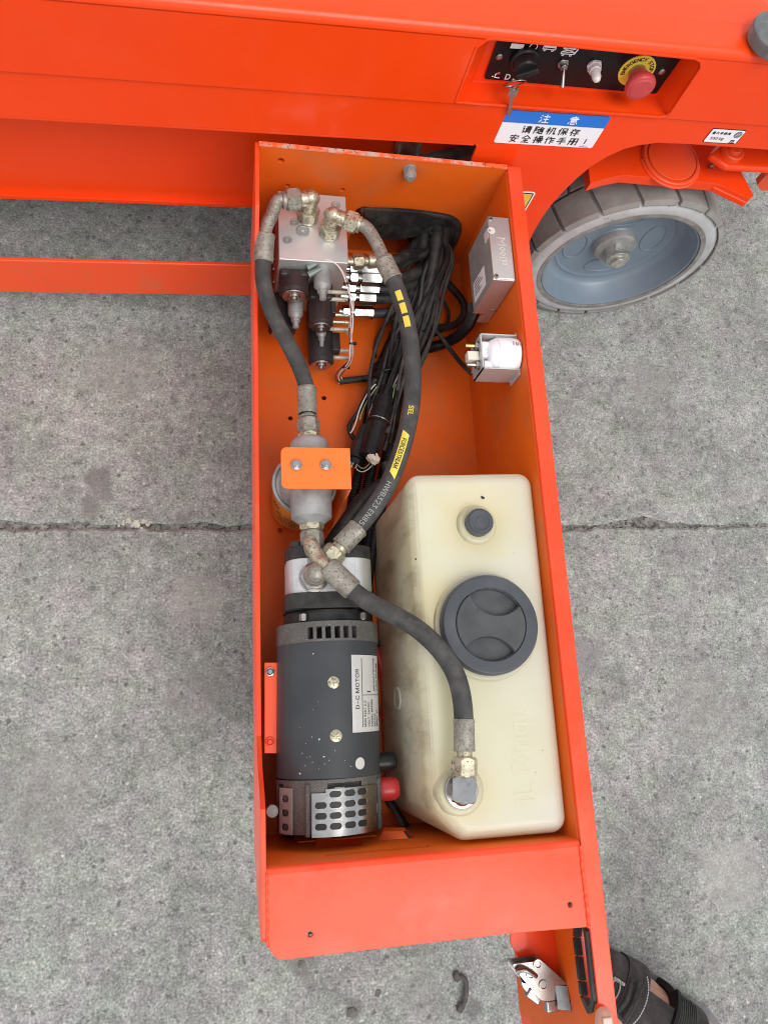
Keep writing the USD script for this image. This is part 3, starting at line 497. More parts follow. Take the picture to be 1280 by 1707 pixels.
obj('small_print', plate(sbox(0, 0, .014, .0010), sp(.530, .5150), U, Z, .0003), 'ink_grey', wl, smooth=False)
k2 = rrect(.7145, .5385, .7705, .5660, .003)
ll = obj('load_label', side_label(k2, .0005), 'ink_black', lift, smooth=False, label='small white load label with black border')
obj('label_face', side_label(k2.buffer(-.0013), .0008), 'label_white', ll, smooth=False)
obj('lettering', [glyphs(['zui', 'da', 'shou', 'zai', 'he'], .0052, .0062, sp(.719, .5555, .0009), U, Z, 6.5), text('550 kg', .0048, sp(.722, .5455, .0009), U, Z), plate(Point(0, 0).buffer(.0058).difference(Point(0, 0).buffer(.0048)).union(Point(0, 0).buffer(.0036).difference(Point(0, 0).buffer(.0026))).union(Point(0, 0).buffer(.0012)), sp(.7615, .5570, .0009), U, Z, .0003), text('m', .006, sp(.757, .5420, .0009), U, Z, True), plate(sbox(0, 0, .010, .0010), sp(.756, .5402, .0009), U, Z, .0003)], 'ink_black', ll, smooth=False)
k3 = Polygon([(.440, .366), (.440, .411), (.503, .411), (.503, .366)]).buffer(-.003).buffer(.003)
wn = obj('warning_label', side_label(k3.buffer(.0025), .0004), 'label_white', lift, smooth=False, label='yellow warning label with white and black border beside the tray')
obj('label_border', side_label(k3, .0007), 'ink_black', wn, smooth=False); obj('label_face', side_label(k3.buffer(-.002), .0010), 'label_yellow', wn, smooth=False)
# ---- front wheel
wc = V(.7695, .772, .1905); RW = .190; TW = .125
wh = obj('wheel', lathe([(.002, .150), (.0, .154), (.001, .166), (.004, .176), (.012, .1815), (TW - .012, .1815), (TW - .003, .174), (TW, .150), (TW - .01, .145)], wc, W, 96), 'tyre_grey', lift, smooth=40, label='grey solid tyre wheel under the side arch')
NB = 17
for row in (0, 1):
    for k in range(NB):
        a0 = 2 * PI * (k + row * .5) / NB; da = 2 * PI / NB; vs = []; fs = []
        y0, y1 = (.0005, .060) if row == 0 else (.066, TW - .004); m = 6
        for j in range(m + 1):
            f_ = j / m
            for yv, sk in ((y0, 0.0 if row == 0 else .18), (y1, .18 if row == 0 else 0.0)):
                aa = a0 + da * (.05 + .90 * f_ + sk)
                for rr_ in (.179, RW):
                    ch_ = .004 if (rr_ == RW and ((row == 0 and yv == y0) or (row == 1 and yv == y1))) else 0
                    vs.append(wc + W * (yv + (ch_ if yv == y0 else -ch_)) + V(math.cos(aa), 0, math.sin(aa)) * (rr_ - ch_ * .3))
        for j in range(m):
            b0, b1 = 4 * j, 4 * j + 4
            for (p_, q_) in ((0, 1), (1, 3), (3, 2), (2, 0)): fs += [(b0 + p_, b0 + q_, b1 + q_), (b0 + p_, b1 + q_, b1 + p_)]
        fs += [(0, 2, 3), (0, 3, 1), (4 * m, 4 * m + 1, 4 * m + 3), (4 * m, 4 * m + 3, 4 * m + 2)]
        tb = trimesh.Trimesh(vs, fs, process=False); trimesh.repair.fix_normals(tb); obj('tread_block', tb, 'tyre_tread', wh, smooth=30)
obj('tyre_bead', lathe([(.001, .1575), (-.0006, .1565), (-.0008, .1480), (.006, .1470), (.010, .146)], wc, W, 96), 'tyre_dirty', wh, smooth=50)
hub_d = .052
obj('rim', lathe([(.012, .1475), (.002, .1465), (.003, .1435), (.014, .141), (.040, .134), (.048, .126), (.050, .116), (hub_d - .004, .112), (hub_d, .106), (hub_d, .045), (hub_d - .004, .042), (hub_d - .004, .0)], wc, W, 96), 'rim_grey', wh, smooth=40, label='blue-grey dished steel rim')
for a_ in (0.2, 1.77, 3.34, 4.91):
    cc = wc + W * hub_d + V(math.cos(a_), 0, math.sin(a_)) * .076
    obj('rim_hole_ring', tube([cc + .022 * (math.cos(t) * V(-math.sin(a_), 0, math.cos(a_)) * 1.75 + math.sin(t) * V(math.cos(a_), 0, math.sin(a_))) for t in np.linspace(0, 2 * PI, 25)], .0019, 8, .004, caps=False), 'rim_grey', wh, smooth=50)
h0 = wc + W * (hub_d - .004)
obj('hub_cover', lathe([(0, .043), (.010, .040), (.014, .033), (.014, 0)], h0, -W, 40), 'aluminium_cast', wh)
obj('hub_nut', [hexn(h0 - W * .012, h0 - W * .030, .042, ch=.08), lathe([(0, .024), (.008, .023), (.010, .015), (.016, .014), (.0165, 0)], h0 - W * .028, -W, 28)], 'hub_steel', wh)
wt = []
for i, ch in enumerate('15x5'):
    a = math.radians(62 - i * 7); rad = V(math.cos(a), 0, math.sin(a)); wt.append(text(ch, .010, wc - W * .0003 + rad * .160, V(math.sin(a), 0, -math.cos(a)), rad, True, center=True, t=.0008))
# ---- steering fork over the wheel
zf = .42
fk = Polygon([(.602, .95), (.600, .806), (.597, .7675), (.628, .779), (.66, .787), (.819, .780), (.835, .776), (.883, .7525), (.892, .760), (.880, .803), (.885, .95)])
obj('fork_plate', plate(fk, (0, 0, zf - .018), U, W, .018), 'orange_paint', lift)
obj('fork_hem', [obox((p + q) / 2, nz(q - p), np.cross(Z, nz(q - p)), Z, np.linalg.norm(q - p) + .002, .007, .011, .002) for p, q in ((V(.8265, .7805, zf - .012), V(.8835, .7545, zf - .014)),)], 'orange_paint', lift)
bc = V(.748, .818, zf)
obj('kingpin_housing', lathe([(0, .050), (.006, .050), (.0075, .0485), (.0075, .0445), (.0045, .0440), (.0045, .0425), (.0085, .0420), (.0090, .0405), (.0090, 0)], bc, Z, 64), 'orange_dusty', lift)
obj('kingpin_arm', hullpts([bc + V(-.03, .03, .05), bc + V(.03, .03, .05), bc + V(-.03, .1, .05), bc + V(.03, .1, .05), bc + V(0, .04, .02)], .012), 'orange_paint', lift)
obj('weld_bead', tube([bc + V(.0512 * math.cos(t), .0512 * math.sin(t), .0012) for t in np.linspace(PI, 2 * PI, 40)], .0022, 8, .003), 'orange_dusty', lift)
t0 = alz(1205, 262, .455)
obj('steering_arm', [hullpts([t0 + V(-.02, 0, 0), t0 + V(.0, .02, 0), t0 + V(.0, -.016, 0), t0 + V(.30, .02, 0), t0 + V(.30, -.016, 0)], .007), obox(t0 + V(.16, .03, .022), U, W, Z, .32, .03, .010, .003)], 'orange_paint', lift)
obj('steering_pin', [cyl(t0 + V(.010, .002, -.01), t0 + V(.010, .002, .016), .018), cyl(t0 + V(.010, .002, .015), t0 + V(.010, .002, .021), .010)], 'orange_dusty', lift); obj('steering_pin', cyl(t0 + V(.115, .0, -.01), t0 + V(.115, .0, .016), .02), 'orange_dusty', lift)
gp = alz(1183, 278, zf); obj('grease_nipple', [hexn(gp, gp + Z * .006, .008), cyl(gp + Z * .005, gp + Z * .012, .0028)], 'chrome', lift)
obj('axle_bracket', plate(Polygon([(.945, .40), (.947, .375), (.965, .362), (1.3, .36), (1.3, .40)]), (0, .83, 0), U, Z, .012), 'orange_dusty', lift)
# ---- grey rubber stop on the deck
sc_ = alz(1297, 50, zd + .02); obj('rubber_stop', lathe([(-.018, .030), (-.004, .0330), (-.001, .032), (0, .030), (.0005, 0)], sc_, Z, 48), 'grey_rubber', lift, label='round grey rubber stop on the deck')
# ---- key on its ring, hanging from the switch
kb = al(893, 112, pv - .030); kq = al(857, 150, V0 - .004)
key = thing('key_on_ring', 'small key hanging by a wire ring from the black key switch', 'key', kq)
kr = al(858, 138, pv - .028)
obj('ring', tube([kr + .0135 * (math.cos(t) * nz(V(1, 0, .25)) + math.sin(t) * nz(V(.0, -.5, .85))) for t in np.linspace(0, 2 * PI, 40)], .0009, 8, .002), 'chrome', key)
obj('key_bow', [plate(rrect(-.0062, -.008, .0062, .008, .005), al(855, 152, V0 - .003), U, Z, .0016)], 'chrome_dark', key)
obj('key_blade', obox((al(853, 158, V0 - .003) + al(848, 192, V0 - .003)) / 2, U, W, nz(al(853, 158, V0 - .003) - al(848, 192, V0 - .003)), .0055, .0016, .034, .0005), 'chrome', key)
obj('key_collar', tube([al(850, 146, V0 - .006), al(857, 149, V0 - .004), al(864, 146, V0 - .006)], .0012, 8, .002), 'chrome', key)

# ================================================================== swing-out tray (measured at first scale, see TS)
XF[0] = tray_xf
ZF, ZW = 0.150, 0.410
XL0, XL1, XR0, XR1, YB0, YB1, YF = 0.034, 0.040, 0.425, 0.447, 0.818, 0.8245, -0.163
tray = thing('swing_out_tray', 'long orange steel tray swung out of the machine, holding pump, tank and hoses', 'equipment tray', (0.24, 0.33, 0.14))
def hole(px, py, z, r): P = at(px, py, z); return Point(P[0], P[1]).buffer(r, quad_segs=6)
fl = sbox(XL0, YF - .002, XR1 - .002, YB1 - .002)
fl = fl.difference(unary_union([hole(540, 663, ZF, .0042), hole(484, 697, ZF, .0040), hole(498, 661, ZF, .003), hole(467, 884, ZF, .0042)]))
obj('floor_plate', plate(fl, (0, 0, ZF - .004), X, Y, .004), 'tray_paint', tray)
lwp = [(YB1, .14), (YB1, .408), (.80, .41), (.72, .402), (.66, .33), (.60, .30), (-.02, .30), (-.06, .335), (-.085, .39), (-.10, .41), (-.236, .41), (-.240, .405), (-.238, .33), (-.17, .14)]
obj('left_wall', plate(Polygon(lwp), (XL0, 0, 0), Y, Z, .006), 'tray_skin', tray)
bwp = sbox(XL1 + .0005, ZF - .004, XR0 - .0005, ZW)
obj('added_underside_plate', bx(XL0 + .004, XR1 - .006, YF, YB1 - .004, ZF - .030, ZF - .026), 'tray_paint', tray)  # added plate below the floor, blocks the lit ground so the holes look dark
def bh(px, py, r): P = ay(px, py, YB0); return Point(P[0], P[2]).buffer(r, quad_segs=6)
slot = Polygon([(.205, .282), (.215, .291), (.345, .288), (.372, .281), (.386, .266), (.392, .235), (.390, .190), (.380, .168), (.36, .160), (.205, .160)])
bwall = bwp.difference(unary_union([bh(468, 267, .0052), bh(479, 309, .0040), bh(571, 316, .0040), slot]))
obj('back_wall', plate(bwall, (0, YB0 + .006, 0), X, Z, .006), 'tray_paint', tray)
obj('back_wall_rim', bx(XL1, XR0, YB0 - .0005, YB0 + .0065, ZW - .0015, ZW + .0006, 0), 'worn_edge', tray)
# right wall: the outer door skin with its folded top and the hand slot
rs = Polygon([(YB1 + .006, .13), (YB1 + .006, .400), (YB1 - .002, .41), (-.445, .41), (-.455, .40), (-.455, .13)])
def zat(px, py): P = ax(px, py, XR0); return P[1], P[2]
hs = Polygon([(-.262, .397), (-.268, .402), (-.340, .4025), (-.352, .395), (-.356, .386), (-.345, .372), (-.285, .369), (-.268, .376), (-.262, .388)])
obj('door_skin', plate(rs.difference(hs), (XR0 + .0006, 0, 0), Y, Z, XR1 - XR0), 'tray_skin', tray)
obj('door_return', plate(rs.intersection(sbox(-.44, .13, YB0, .4045)).difference(hs), (XR0 - .001, 0, 0), Y, Z, .0016), 'tray_paint', tray)
gh = unary_union([hs.buffer(.0045).difference(hs.buffer(-.0028))]); seg_ = unary_union([sbox(y - .0012, .36, y + .0012, .397) for y in (-.282, -.303, -.330, -.346)])
obj('handle_trim', plate(gh.difference(seg_), (XR0 - .004, 0, 0), Y, Z, .008), 'black_rubber', tray, label='black rubber trim around the hand slot')
# front wall and broad front flange bent from it
FA, FBn, FC_, FD = at(450, 1458, ZW), at(461, 1602, ZW), at(1011, 1541, ZW), at(970, 1397, ZW)
fp = Polygon([(XL1, YF - .007), (XR0 - .001, YF - .007), (XR0 - .001, FC_[1] - .001), (.33, at(850, 1557, ZW)[1]), (FBn[0] + .004, FBn[1]), (FBn[0] - .002, FBn[1] + .004), (XL1 + .0006, -.243), (XL1 + .0003, -.2)])
fp = fp.difference(unary_union([hole(517, 1558, ZW, .0034), hole(950, 1509, ZW, .0034)]))
obj('front_flange', plate(fp, (0, 0, ZW - .005), X, Y, .005), 'tray_skin', tray)
rb = .007; pr = [(YF - rb + rb * math.sin(t), ZW - rb + rb * math.cos(t)) for t in np.linspace(0, PI / 2, 8)]
bend = cat_([trimesh.Trimesh(np.array([(x, a, b) for x in (XL1, XR0 - .001) for a, b in pr]), [t for i in range(7) for t in ((i, i + 1, 9 + i), (i, 9 + i, 8 + i))], process=False)])
obj('flange_bend', bend, 'tray_skin', tray, smooth=60)
def fz(px, py): P = ay(px, py, YF); return P[0], P[2]
s1a, s1b = fz(545, 1426), fz(712, 1411)
fw = sbox(XL1, ZF - .004, XR0 - .001, ZW - .006).difference(unary_union([Polygon([(s1a[0], s1a[1] - .004), (s1b[0], s1a[1] - .004), (s1b[0], s1a[1] + .004), (s1a[0], s1a[1] + .004)]).buffer(.002), Polygon([fz(527, 1415), fz(603, 1410), fz(603, 1385), fz(527, 1385)]), Polygon([fz(630, 1402), fz(692, 1397), fz(676, 1380), fz(640, 1380)])]))
obj('front_wall', plate(fw, (0, YF, 0), X, Z, .005), 'tray_paint', tray)
obj('corner_weld', tube([V(XR0 - .001, YF - .006 - .0025 * k, ZW + .0006) + V(rng.normal(0, .0003), 0, rng.normal(0, .0003)) for k in range(38)], lambda t: .0023 + .0003 * math.sin(60 * t), 8, .002), 'tray_skin', tray, smooth=60)
obj('corner_weld', tube([V(XL1 + .0008, YF - .006 - .0028 * k, ZW + .0002) + V(rng.normal(0, .0004), 0, 0) for k in range(28)], lambda t: .0015 + .0003 * math.sin(50 * t), 8, .002), 'tray_skin', tray, smooth=60)
for px, py in ((517, 1558), (950, 1509)): c = at(px, py, ZW - .012); obj('flange_bolt', [cyl(c, c + Z * .010, .0026), obox(c + Z * .0102, X, Y, Z, .0045, .0009, .001)], 'zinc_dull', tray)
obj('added_front_shelf', bx(XL1 + .004, .30, YF - .060, YF - .0005, ZF - .004, ZF), 'tray_paint', tray)  # added ledge behind the front openings, hides the lit ground
obj('added_front_baffle', bx(XL1 + .004, .26, YF - .063, YF - .060, ZF - .004, .39), 'tray_paint', tray)  # added screen behind the openings, keeps them in deep shade
# bolt on back wall
b = ay(683, 281, YB0); obj('wall_bolt', [cyl(b, b - Y * .002, .011), hexn(b - Y * .002, b - Y * .012, .0175), cyl(b - Y * .012, b - Y * .019, .0062), lathe([(0, .0098), (.004, .0094), (.005, .0062)], b - Y * .011, -Y, 24)], 'aluminium_cast', tray, label='grey locknut with bolt end on the back wall')
b = ax(442, 511, XL1) if False else at(441, 513, .285); obj('wall_bolt', [cyl(b - X * .004, b + X * .006, .0035), lathe([(0, .0055), (.003, .005), (.004, 0)], b + X * .004, X, 20)], 'chrome_dark', tray)
# strip with two bolts beside the motor, and a washer further on
st = [at(441, 1105, .285), at(463, 1105, .285), at(463, 1256, .285), at(441, 1256, .285)]
obj('side_strip', plate(Polygon([(p[0], p[1]) for p in st]), (0, 0, .281), X, Y, .004), 'orange_dusty', tray)
for px, py, m_ in ((450, 1120, 'chrome'), (450, 1237, 'tray_skin')):
    c = at(px, py, .285); obj('strip_bolt', [lathe([(0, .0064), (.0022, .0062), (.0026, .0048), (.0018, .0040)], c, Z, 24), hexn(c, c + Z * .0035, .0062)], m_, tray)
c = at(454, 1353, .30); obj('disc_plug', lathe([(-.006, .0080), (0, .0082), (.0014, .0076), (.0018, .0)], c, Z, 28), 'aluminium_cast', tray)
# slot grommet and hanging rubber flap
gx = [(.213, .283), (.300, .290), (.345, .287), (.372, .280), (.387, .264), (.393, .235), (.391, .19), (.380, .163)]
obj('slot_edging', [tube([V(a, YB0 - .003, b) for a, b in gx], .0062, 10, .004), plate(slot.difference(slot.buffer(-.030)).intersection(sbox(.33, .15, .40, .30)), (0, YB0 - .001, 0), X, Z, .003)], 'black_rubber', tray, label='black rubber edging of the cable slot')
fy = YB0 - .010
f1 = [ay(607, 346, fy), ay(700, 352, fy), ay(742, 362, fy), ay(742, 372, fy), ay(690, 392, fy), ay(655, 398, fy), ay(610, 392, fy)]
obj('slot_flap', plate(Polygon([(p[0], p[2]) for p in f1]), (0, fy, 0), X, Z, .003), 'black_rubber', tray, label='black rubber flap in the cable slot')
obj('added_slot_backing', [bx(.185, .425, .880, .886, .12, .33), bx(.185, .425, .826, .886, .12, .126), bx(.185, .19, .826, .886, .12, .33), bx(.42, .425, .826, .886, .12, .33)], 'tray_paint', tray)  # added backing box, keeps the ground from showing through the slot
# orange crescents of the bracket seen below the motor's end
obj('dark_gap_block', [bx(.072, .206, -.159, -.150, ZF, .215, .001), bx(.072, .206, -.159, -.128, ZF, ZF + .004)], 'black_iron', tray)  # black block added as the dark gap under the motor end
obj('foot_tab', bx(.088, .112, -.1615, -.1595, .16, .262), 'tray_paint', tray)
obj('foot_tab', plate(Point(.165, .262).buffer(.030, quad_segs=12).intersection(sbox(.13, .20, .2, .262)), (0, -.1595, 0), X, Z, .002), 'tray_paint', tray)
# gusset and latch at the front end
ga = [at(849, 1545, .30), at(852, 1575, .30), at(872, 1612, .30), at(912, 1652, .30), at(966, 1683, .30)]
gs = Polygon([(p[0], p[1]) for p in ga] + [(XR0 - .001, -.405), (XR0 - .001, at(849, 1545, .30)[1])])
obj('front_gusset', plate(gs, (0, 0, .296), X, Y, .004), 'orange_paint', tray)
lt0 = .302
lat = thing('latch', 'zinc plated rotary latch bolted on the plate under the front flange', 'latch', at(905, 1650, lt0))
lp = [at(852, 1608, lt0 + .02), at(902, 1602, lt0 + .02), at(962, 1656, lt0 + .02), at(942, 1672, lt0 + .02), at(902, 1668, lt0 + .02), at(872, 1634, lt0 + .02)]
LPG = Polygon([(p[0], p[1]) for p in lp]).buffer(-.002).buffer(.002)
obj('top_plate', plate(LPG, (0, 0, lt0 + .018), X, Y, .003), 'chrome_dark', lat); obj('base_plate', plate(LPG.buffer(.001), (0, 0, lt0), X, Y, .003), 'chrome_dark', lat)
c = at(888, 1630, lt0 + .008); obj('catch', [plate(Point(c[0], c[1]).buffer(.018).difference(Point(c[0] - .012, c[1] + .004).buffer(.008)), (0, 0, lt0 + .006), X, Y, .008)], 'chrome', lat)
for px, py in ((896, 1608), (884, 1625), (905, 1643)): c = at(px, py, lt0 + .021); obj('rivet', lathe([(0, .0062), (.002, .006), (.002, .004), (.0005, .0035), (.0005, 0)], c, Z, 24), 'chrome_dark', lat)
c = at(876, 1622, lt0 + .026); obj('spring_arm', tube([at(862, 1622, lt0 + .024), at(870, 1618, lt0 + .028), at(884, 1622, lt0 + .028), at(893, 1628, lt0 + .024)], .0032, 10, .003), 'chrome', lat)
c = at(938, 1664, lt0 + .026); obj('striker', [obox(c, nz(V(.9, -.1, .2)), nz(V(.1, 1, -.4)), nz(V(-.2, .4, 1)), .016, .026, .002, 0), obox(c + V(.010, -.004, -.006), nz(V(.3, 1, 0)), nz(V(1, -.3, 0)), Z, .024, .002, .020), obox(c + V(-.012, -.010, -.010), X, Y, Z, .018, .014, .012, .002), obox(c + V(-.034, .002, -.014), nz(V(1, -.8, 0)), nz(V(.8, 1, 0)), Z, .02, .012, .01, .002)], 'chrome', lat)

# ================================================================== hydraulic tank
ZTK = .392; rk = .020
tk = thing('hydraulic_tank', 'translucent cream plastic hydraulic oil tank with round dark cap', 'oil tank', (.33, .08, ZF))
tp_ = [(.2385, .3205), (.4235, .3245), (.4225, -.158), (.268, -.158), (.2405, -.128)]
bt_ = [(.231, .308), (.4245, .3245), (.4245, -.158), (.262, -.150), (.2315, -.135)]
body = []; rr_ = []
for (x, y) in tp_: body.append((x + (rk if x < .3 else -rk), y + (-rk if y > 0 else rk), ZTK - rk)); rr_.append(rk)
for (x, y) in bt_: body.append((x + (.014 if x < .3 else -.014), y + (-.014 if y > 0 else .014), ZF + .0155)); rr_.append(.014)
hullm = m3.Manifold.hull_points(np.vstack([m3.Manifold.sphere(q, 28).to_mesh().vert_properties[:, :3] + np.asarray(p) for p, q in zip(body, rr_)]))
tb = T(hullm.refine_to_length(.012)); w = tb.vertices
bigc = at(812, 1043, ZTK + .006); smc = at(795, 874, ZTK); elc = at(767, 1318, ZTK)
up = np.clip((w[:, 2] - (ZTK - .012)) / .012, 0, 1)
def bumpy(c, r0, r1, h):
    d = np.hypot(w[:, 0] - c[0], w[:, 1] - c[1]); return h * np.clip((r1 - d) / (r1 - r0), 0, 1) ** 1.5 * up
w[:, 2] += bumpy(smc, .026, .060, -.004) + 0.0006 * (meshkit.noise(w * 30) - .5) + bumpy(bigc, .068, .095, .002)
w[:, 0] += np.where(np.abs(w[:, 0] - .235) < .012, .004 * (meshkit.fbm(w * 14) - .5), 0)
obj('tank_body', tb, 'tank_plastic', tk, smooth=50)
obj('filler_neck', lathe([(-.004, .0750), (.004, .0722), (.007, .0705), (.008, .068), (.008, .03)], V(bigc[0], bigc[1], ZTK - .002), Z, 72), 'tank_plastic', tk, smooth=50)
cz = ZTK + .008; c0 = V(bigc[0], bigc[1], cz)
capb = man(lathe([(0, 0), (0, .0655), (.011, .0655), (.0145, .0635), (.0150, .0615), (.0150, 0)], c0, Z, 96))
gro = man(lathe([(.0122, .0468), (.016, .0468), (.016, .0482), (.0122, .0482), (.0122, .0468)], c0, Z, 72))
ang = math.radians(-9); ca, sa = V(math.cos(ang), math.sin(ang), 0), V(-math.sin(ang), math.cos(ang), 0)
disc = Point(0, 0).buffer(.0468, quad_segs=24); bar = disc.difference(Point(.004, .052).buffer(.0400, quad_segs=24)).difference(Point(.002, -.056).buffer(.0400, quad_segs=24))
lens = disc.difference(bar); lensm = m3.Manifold()
for q in polys(lens): lensm = lensm + mplate(q.simplify(.0001), c0 + Z * .0060, ca, sa, .02)
capm = capb - gro - lensm
cap = obj('filler_cap', T(capm), 'cap_plastic', tk, smooth=30)
for q in polys(lens): obj('grip_recess', plate(q.buffer(-.0004), c0 + Z * .0045, ca, sa, .0020), 'grip_plastic', cap, smooth=30)
obj('grip_bar', plate(bar.buffer(-.0006), c0 + Z * .0140, ca, sa, .0018), 'grip_plastic', cap, smooth=30)
c = V(smc[0], smc[1], ZTK - .004)
obj('breather_neck', lathe([(-.004, .031), (.003, .0275), (.0055, .025), (.006, .022), (.006, 0)], c, Z, 48), 'tank_plastic', tk, smooth=50)
kn = Point(0, 0).buffer(.0186, quad_segs=24).difference(unary_union([Point(.0192 * math.cos(t), .0192 * math.sin(t)).buffer(.0011) for t in np.linspace(0, 2 * PI, 25)[:-1]]))
br_ = obj('breather_cap', [plate(kn, c + Z * .005, X, Y, .014), lathe([(.018, .0178), (.0215, .0160), (.0215, .0125), (.0205, .0120), (.0205, .0070), (.0212, .0065), (.0212, 0)], c, Z, 40)], 'cap_plastic', tk)
c = V(elc[0], elc[1], ZTK - .001)
obj('outlet_boss', lathe([(-.004, .034), (.001, .0305), (.004, .027), (.004, .020), (.002, .018), (.002, 0)], c, Z, 48), 'tank_plastic', tk, smooth=50)
lg = text('iL Dingli', .026, V(.378, -.120, ZTK - .0018), Y, -X, True, t=.0020, squeeze=.88)
obj('moulded_logo', lg, 'tank_relief', tk, smooth=20)
obj('moulded_mark', [tube([V(.2335, .02 + .014 * math.sin(t), .27 + .02 * math.cos(t)) for t in np.linspace(0, 2 * PI, 30)], .0022, 8, .003)], 'tank_plastic', tk, smooth=50)
obj('oil_drips', [rock(at(px, py, ZTK) + V(0, 0, -.0002), r, 40 + i, .25) for i, (px, py, r) in enumerate([(804, 829, .0016), (806, 830, .0013), (904, 1252, .0015), (771, 1354, .0014), (878, 894, .0010), (893, 1288, .0011), (906, 1195, .0008), (693, 932, .0010), (856, 922, .0013)])], 'ink_black', tk, kind='stuff')

# ================================================================== pump motor and gear pump
MX, MZ, MR = .1345, .280, .0705
mo = thing('pump_motor', 'dark grey cylindrical electric pump motor with silver gear pump at its far end', 'electric motor', (MX, .06, ZF))
yA, yB_, yC, yD, yE = .101, -.077, .124, -.142, .144
def mcirc(y): return V(MX - .0008 - (yA - y) * .020, y, MZ)
ax_ = nz(mcirc(yB_) - mcirc(yA))
obj('motor_shell', lathe([(0, .05), (0, MR - .001), (.001, MR), (yA - yB_ - .001, MR), (yA - yB_, MR - .001), (yA - yB_, .05)], mcirc(yA), ax_, 96), 'motor_paint', mo, smooth=40)
def onm(phi, y, r=MR):
    """point on the motor: phi from straight up, positive towards +x"""
    return mcirc(y) + r * V(math.sin(phi), 0, math.cos(phi))
def phi_of(px, py, r=MR):
    d = ray(px, py); best = None
    for t in np.linspace(.5, 1.2, 4000):
        P = C + d * t / np.linalg.norm(d) * 1.0
        q = P - mcirc(P[1])
        if math.hypot(q[0], q[2]) <= r: return math.atan2(q[0], q[2]), P[1]
    return math.pi / 2, 0
def wrapm(m, r=MR):
    """mesh with x = arc length from phi 0, y = y, z = height over the shell"""
    w = m.vertices.copy(); ph = w[:, 0] / r; m.vertices = np.array([onm(a, b, r + h) for a, b, h in zip(ph, w[:, 1], w[:, 2])]); return m
def arcsheet(p0, p1, y0, y1, r, h=.0005, n=16, holes=None):
    q = sbox(p0 * r, y1, p1 * r, y0)
    if holes is not None: q = q.difference(holes)
    m = cat_([trimesh.creation.extrude_polygon(k, h, engine='earcut') for k in polys(q)])
    m = m.subdivide_to_size(max((p1 - p0) * r / n, .004)); return wrapm(m, r)
mb_front = m3.Manifold.cylinder(yC - yA + .004, MR + .0012, MR + .0012, 96).rotate((90, 0, 0)).translate(tuple(mcirc(yC) - V(0, 0, 0)))
cut = m3.Manifold()
pv0, yv = phi_of(513, 1066); pv1, _ = phi_of(598, 1066)
for k in range(6):
    a = pv0 + (pv1 - pv0) * (k + .5) / 6; P = onm(a, 0, MR - .010); wv = (pv1 - pv0) * MR / 6 * .62
    o = T(obox(V(P[0], yA + .0075, P[2]), V(math.cos(a), 0, -math.sin(a)), Y, V(math.sin(a), 0, math.cos(a)), wv, .016, .06)); cut = cut + man(o)
obj('front_end_bell', T(mb_front - cut), 'cast_iron', mo, smooth=40)
obj('vent_shade_drum', cyl(mcirc(yC - .004), mcirc(yA), .040), 'ink_black', mo)  # black drum added as the shade inside the vents
obj('adapter_flange', [lathe([(0, .040), (0, .0600), (.004, .0620), (.018, .0590), (.020, .05)], mcirc(yC - .001), Y, 72)], 'black_iron', mo, smooth=40)
for a in (-.62, .72): obj('adapter_bolt', hexn(onm(a, yC + .002, .0655), onm(a, yC + .012, .0655), .010), 'chrome_dark', mo)
PX, PZ = MX + .0015, .292
def pumpsec(hw, hh, r): return Polygon(rrect(-hw, -hh, hw, hh, r).exterior)
yp0, yp1, yp2, yp3 = yC + .0185, .1700, .2120, .2300
def pslab(ya, yb, hw, hh, r, zc=PZ): return plate(pumpsec(hw, hh, r), V(PX, yb, zc), X, Z, yb - ya, n=-Y)
obj('pump_flange', pslab(yp0, yp1 - .006, .0625, .050, .024), 'black_iron', mo)
obj('pump_body', [pslab(yp1 - .0055, yp2, .0600, .0465, .030), bx(PX - .034, PX + .032, yp1 - .0053, yp2 - .0003, PZ + .03, PZ + .0485, .0)], 'pump_silver', mo, label='silver aluminium gear pump body')
obj('pump_end_cover', pslab(yp2 + .0003, yp3, .0600, .0465, .030), 'black_iron', mo)
for dx, y0, y1 in ((-.022, yp3, yp3 + .007), ):
    p = at(493, 918, PZ + .035); obj('cover_bolt', hexn(V(p[0], yp3 - .001, p[2]), V(p[0], yp3 + .007, p[2]), .014), 'black_iron', mo)
p = at(549, 990, PZ + .044); obj('flange_bolt', [hexn(V(p[0], yp1 - .006, p[2] - .004), V(p[0], yp1 + .003, p[2] - .004), .014), cyl(V(p[0], yp1 - .0068, p[2] - .004), V(p[0], yp1 - .005, p[2] - .004), .0085)], 'black_iron', mo)
# screws, stickers, terminals
for px, py in ((556, 1138), (560, 1227)):
    a, y = phi_of(px, py); P = onm(a, y, MR - .0005); n = V(math.sin(a), 0, math.cos(a)); t_ = V(math.cos(a), 0, -math.sin(a))
    obj('pole_screw', T(man(lathe([(0, 0), (0, .0082), (.0015, .0078), (.0026, .005), (.0030, 0)], P, n, 32)) - man(obox(P + n * .003, t_, Y, n, .009, .0018, .004)) - man(obox(P + n * .003, t_, Y, n, .0018, .009, .004))), 'zinc_yellow', mo)
a0, ys0 = phi_of(585, 1092); a1, _ = phi_of(630, 1100); _, ys1 = phi_of(586, 1222); a1 = min(a1, a0 + .85)
sk = obj('rating_sticker', arcsheet(a0, a1, ys0, ys1, MR + .0003), 'label_dim', mo, smooth=40)
def mtext(s, h, phi, y0, bold=False, squeeze=1.0):
    m = meshkit.text_mesh(s, h, .0003, bold).subdivide_to_size(.004); w = m.vertices.copy()
    m.vertices = np.stack([phi * MR - w[:, 1], y0 + w[:, 0] * squeeze, w[:, 2] + .0009], -1); return wrapm(m)
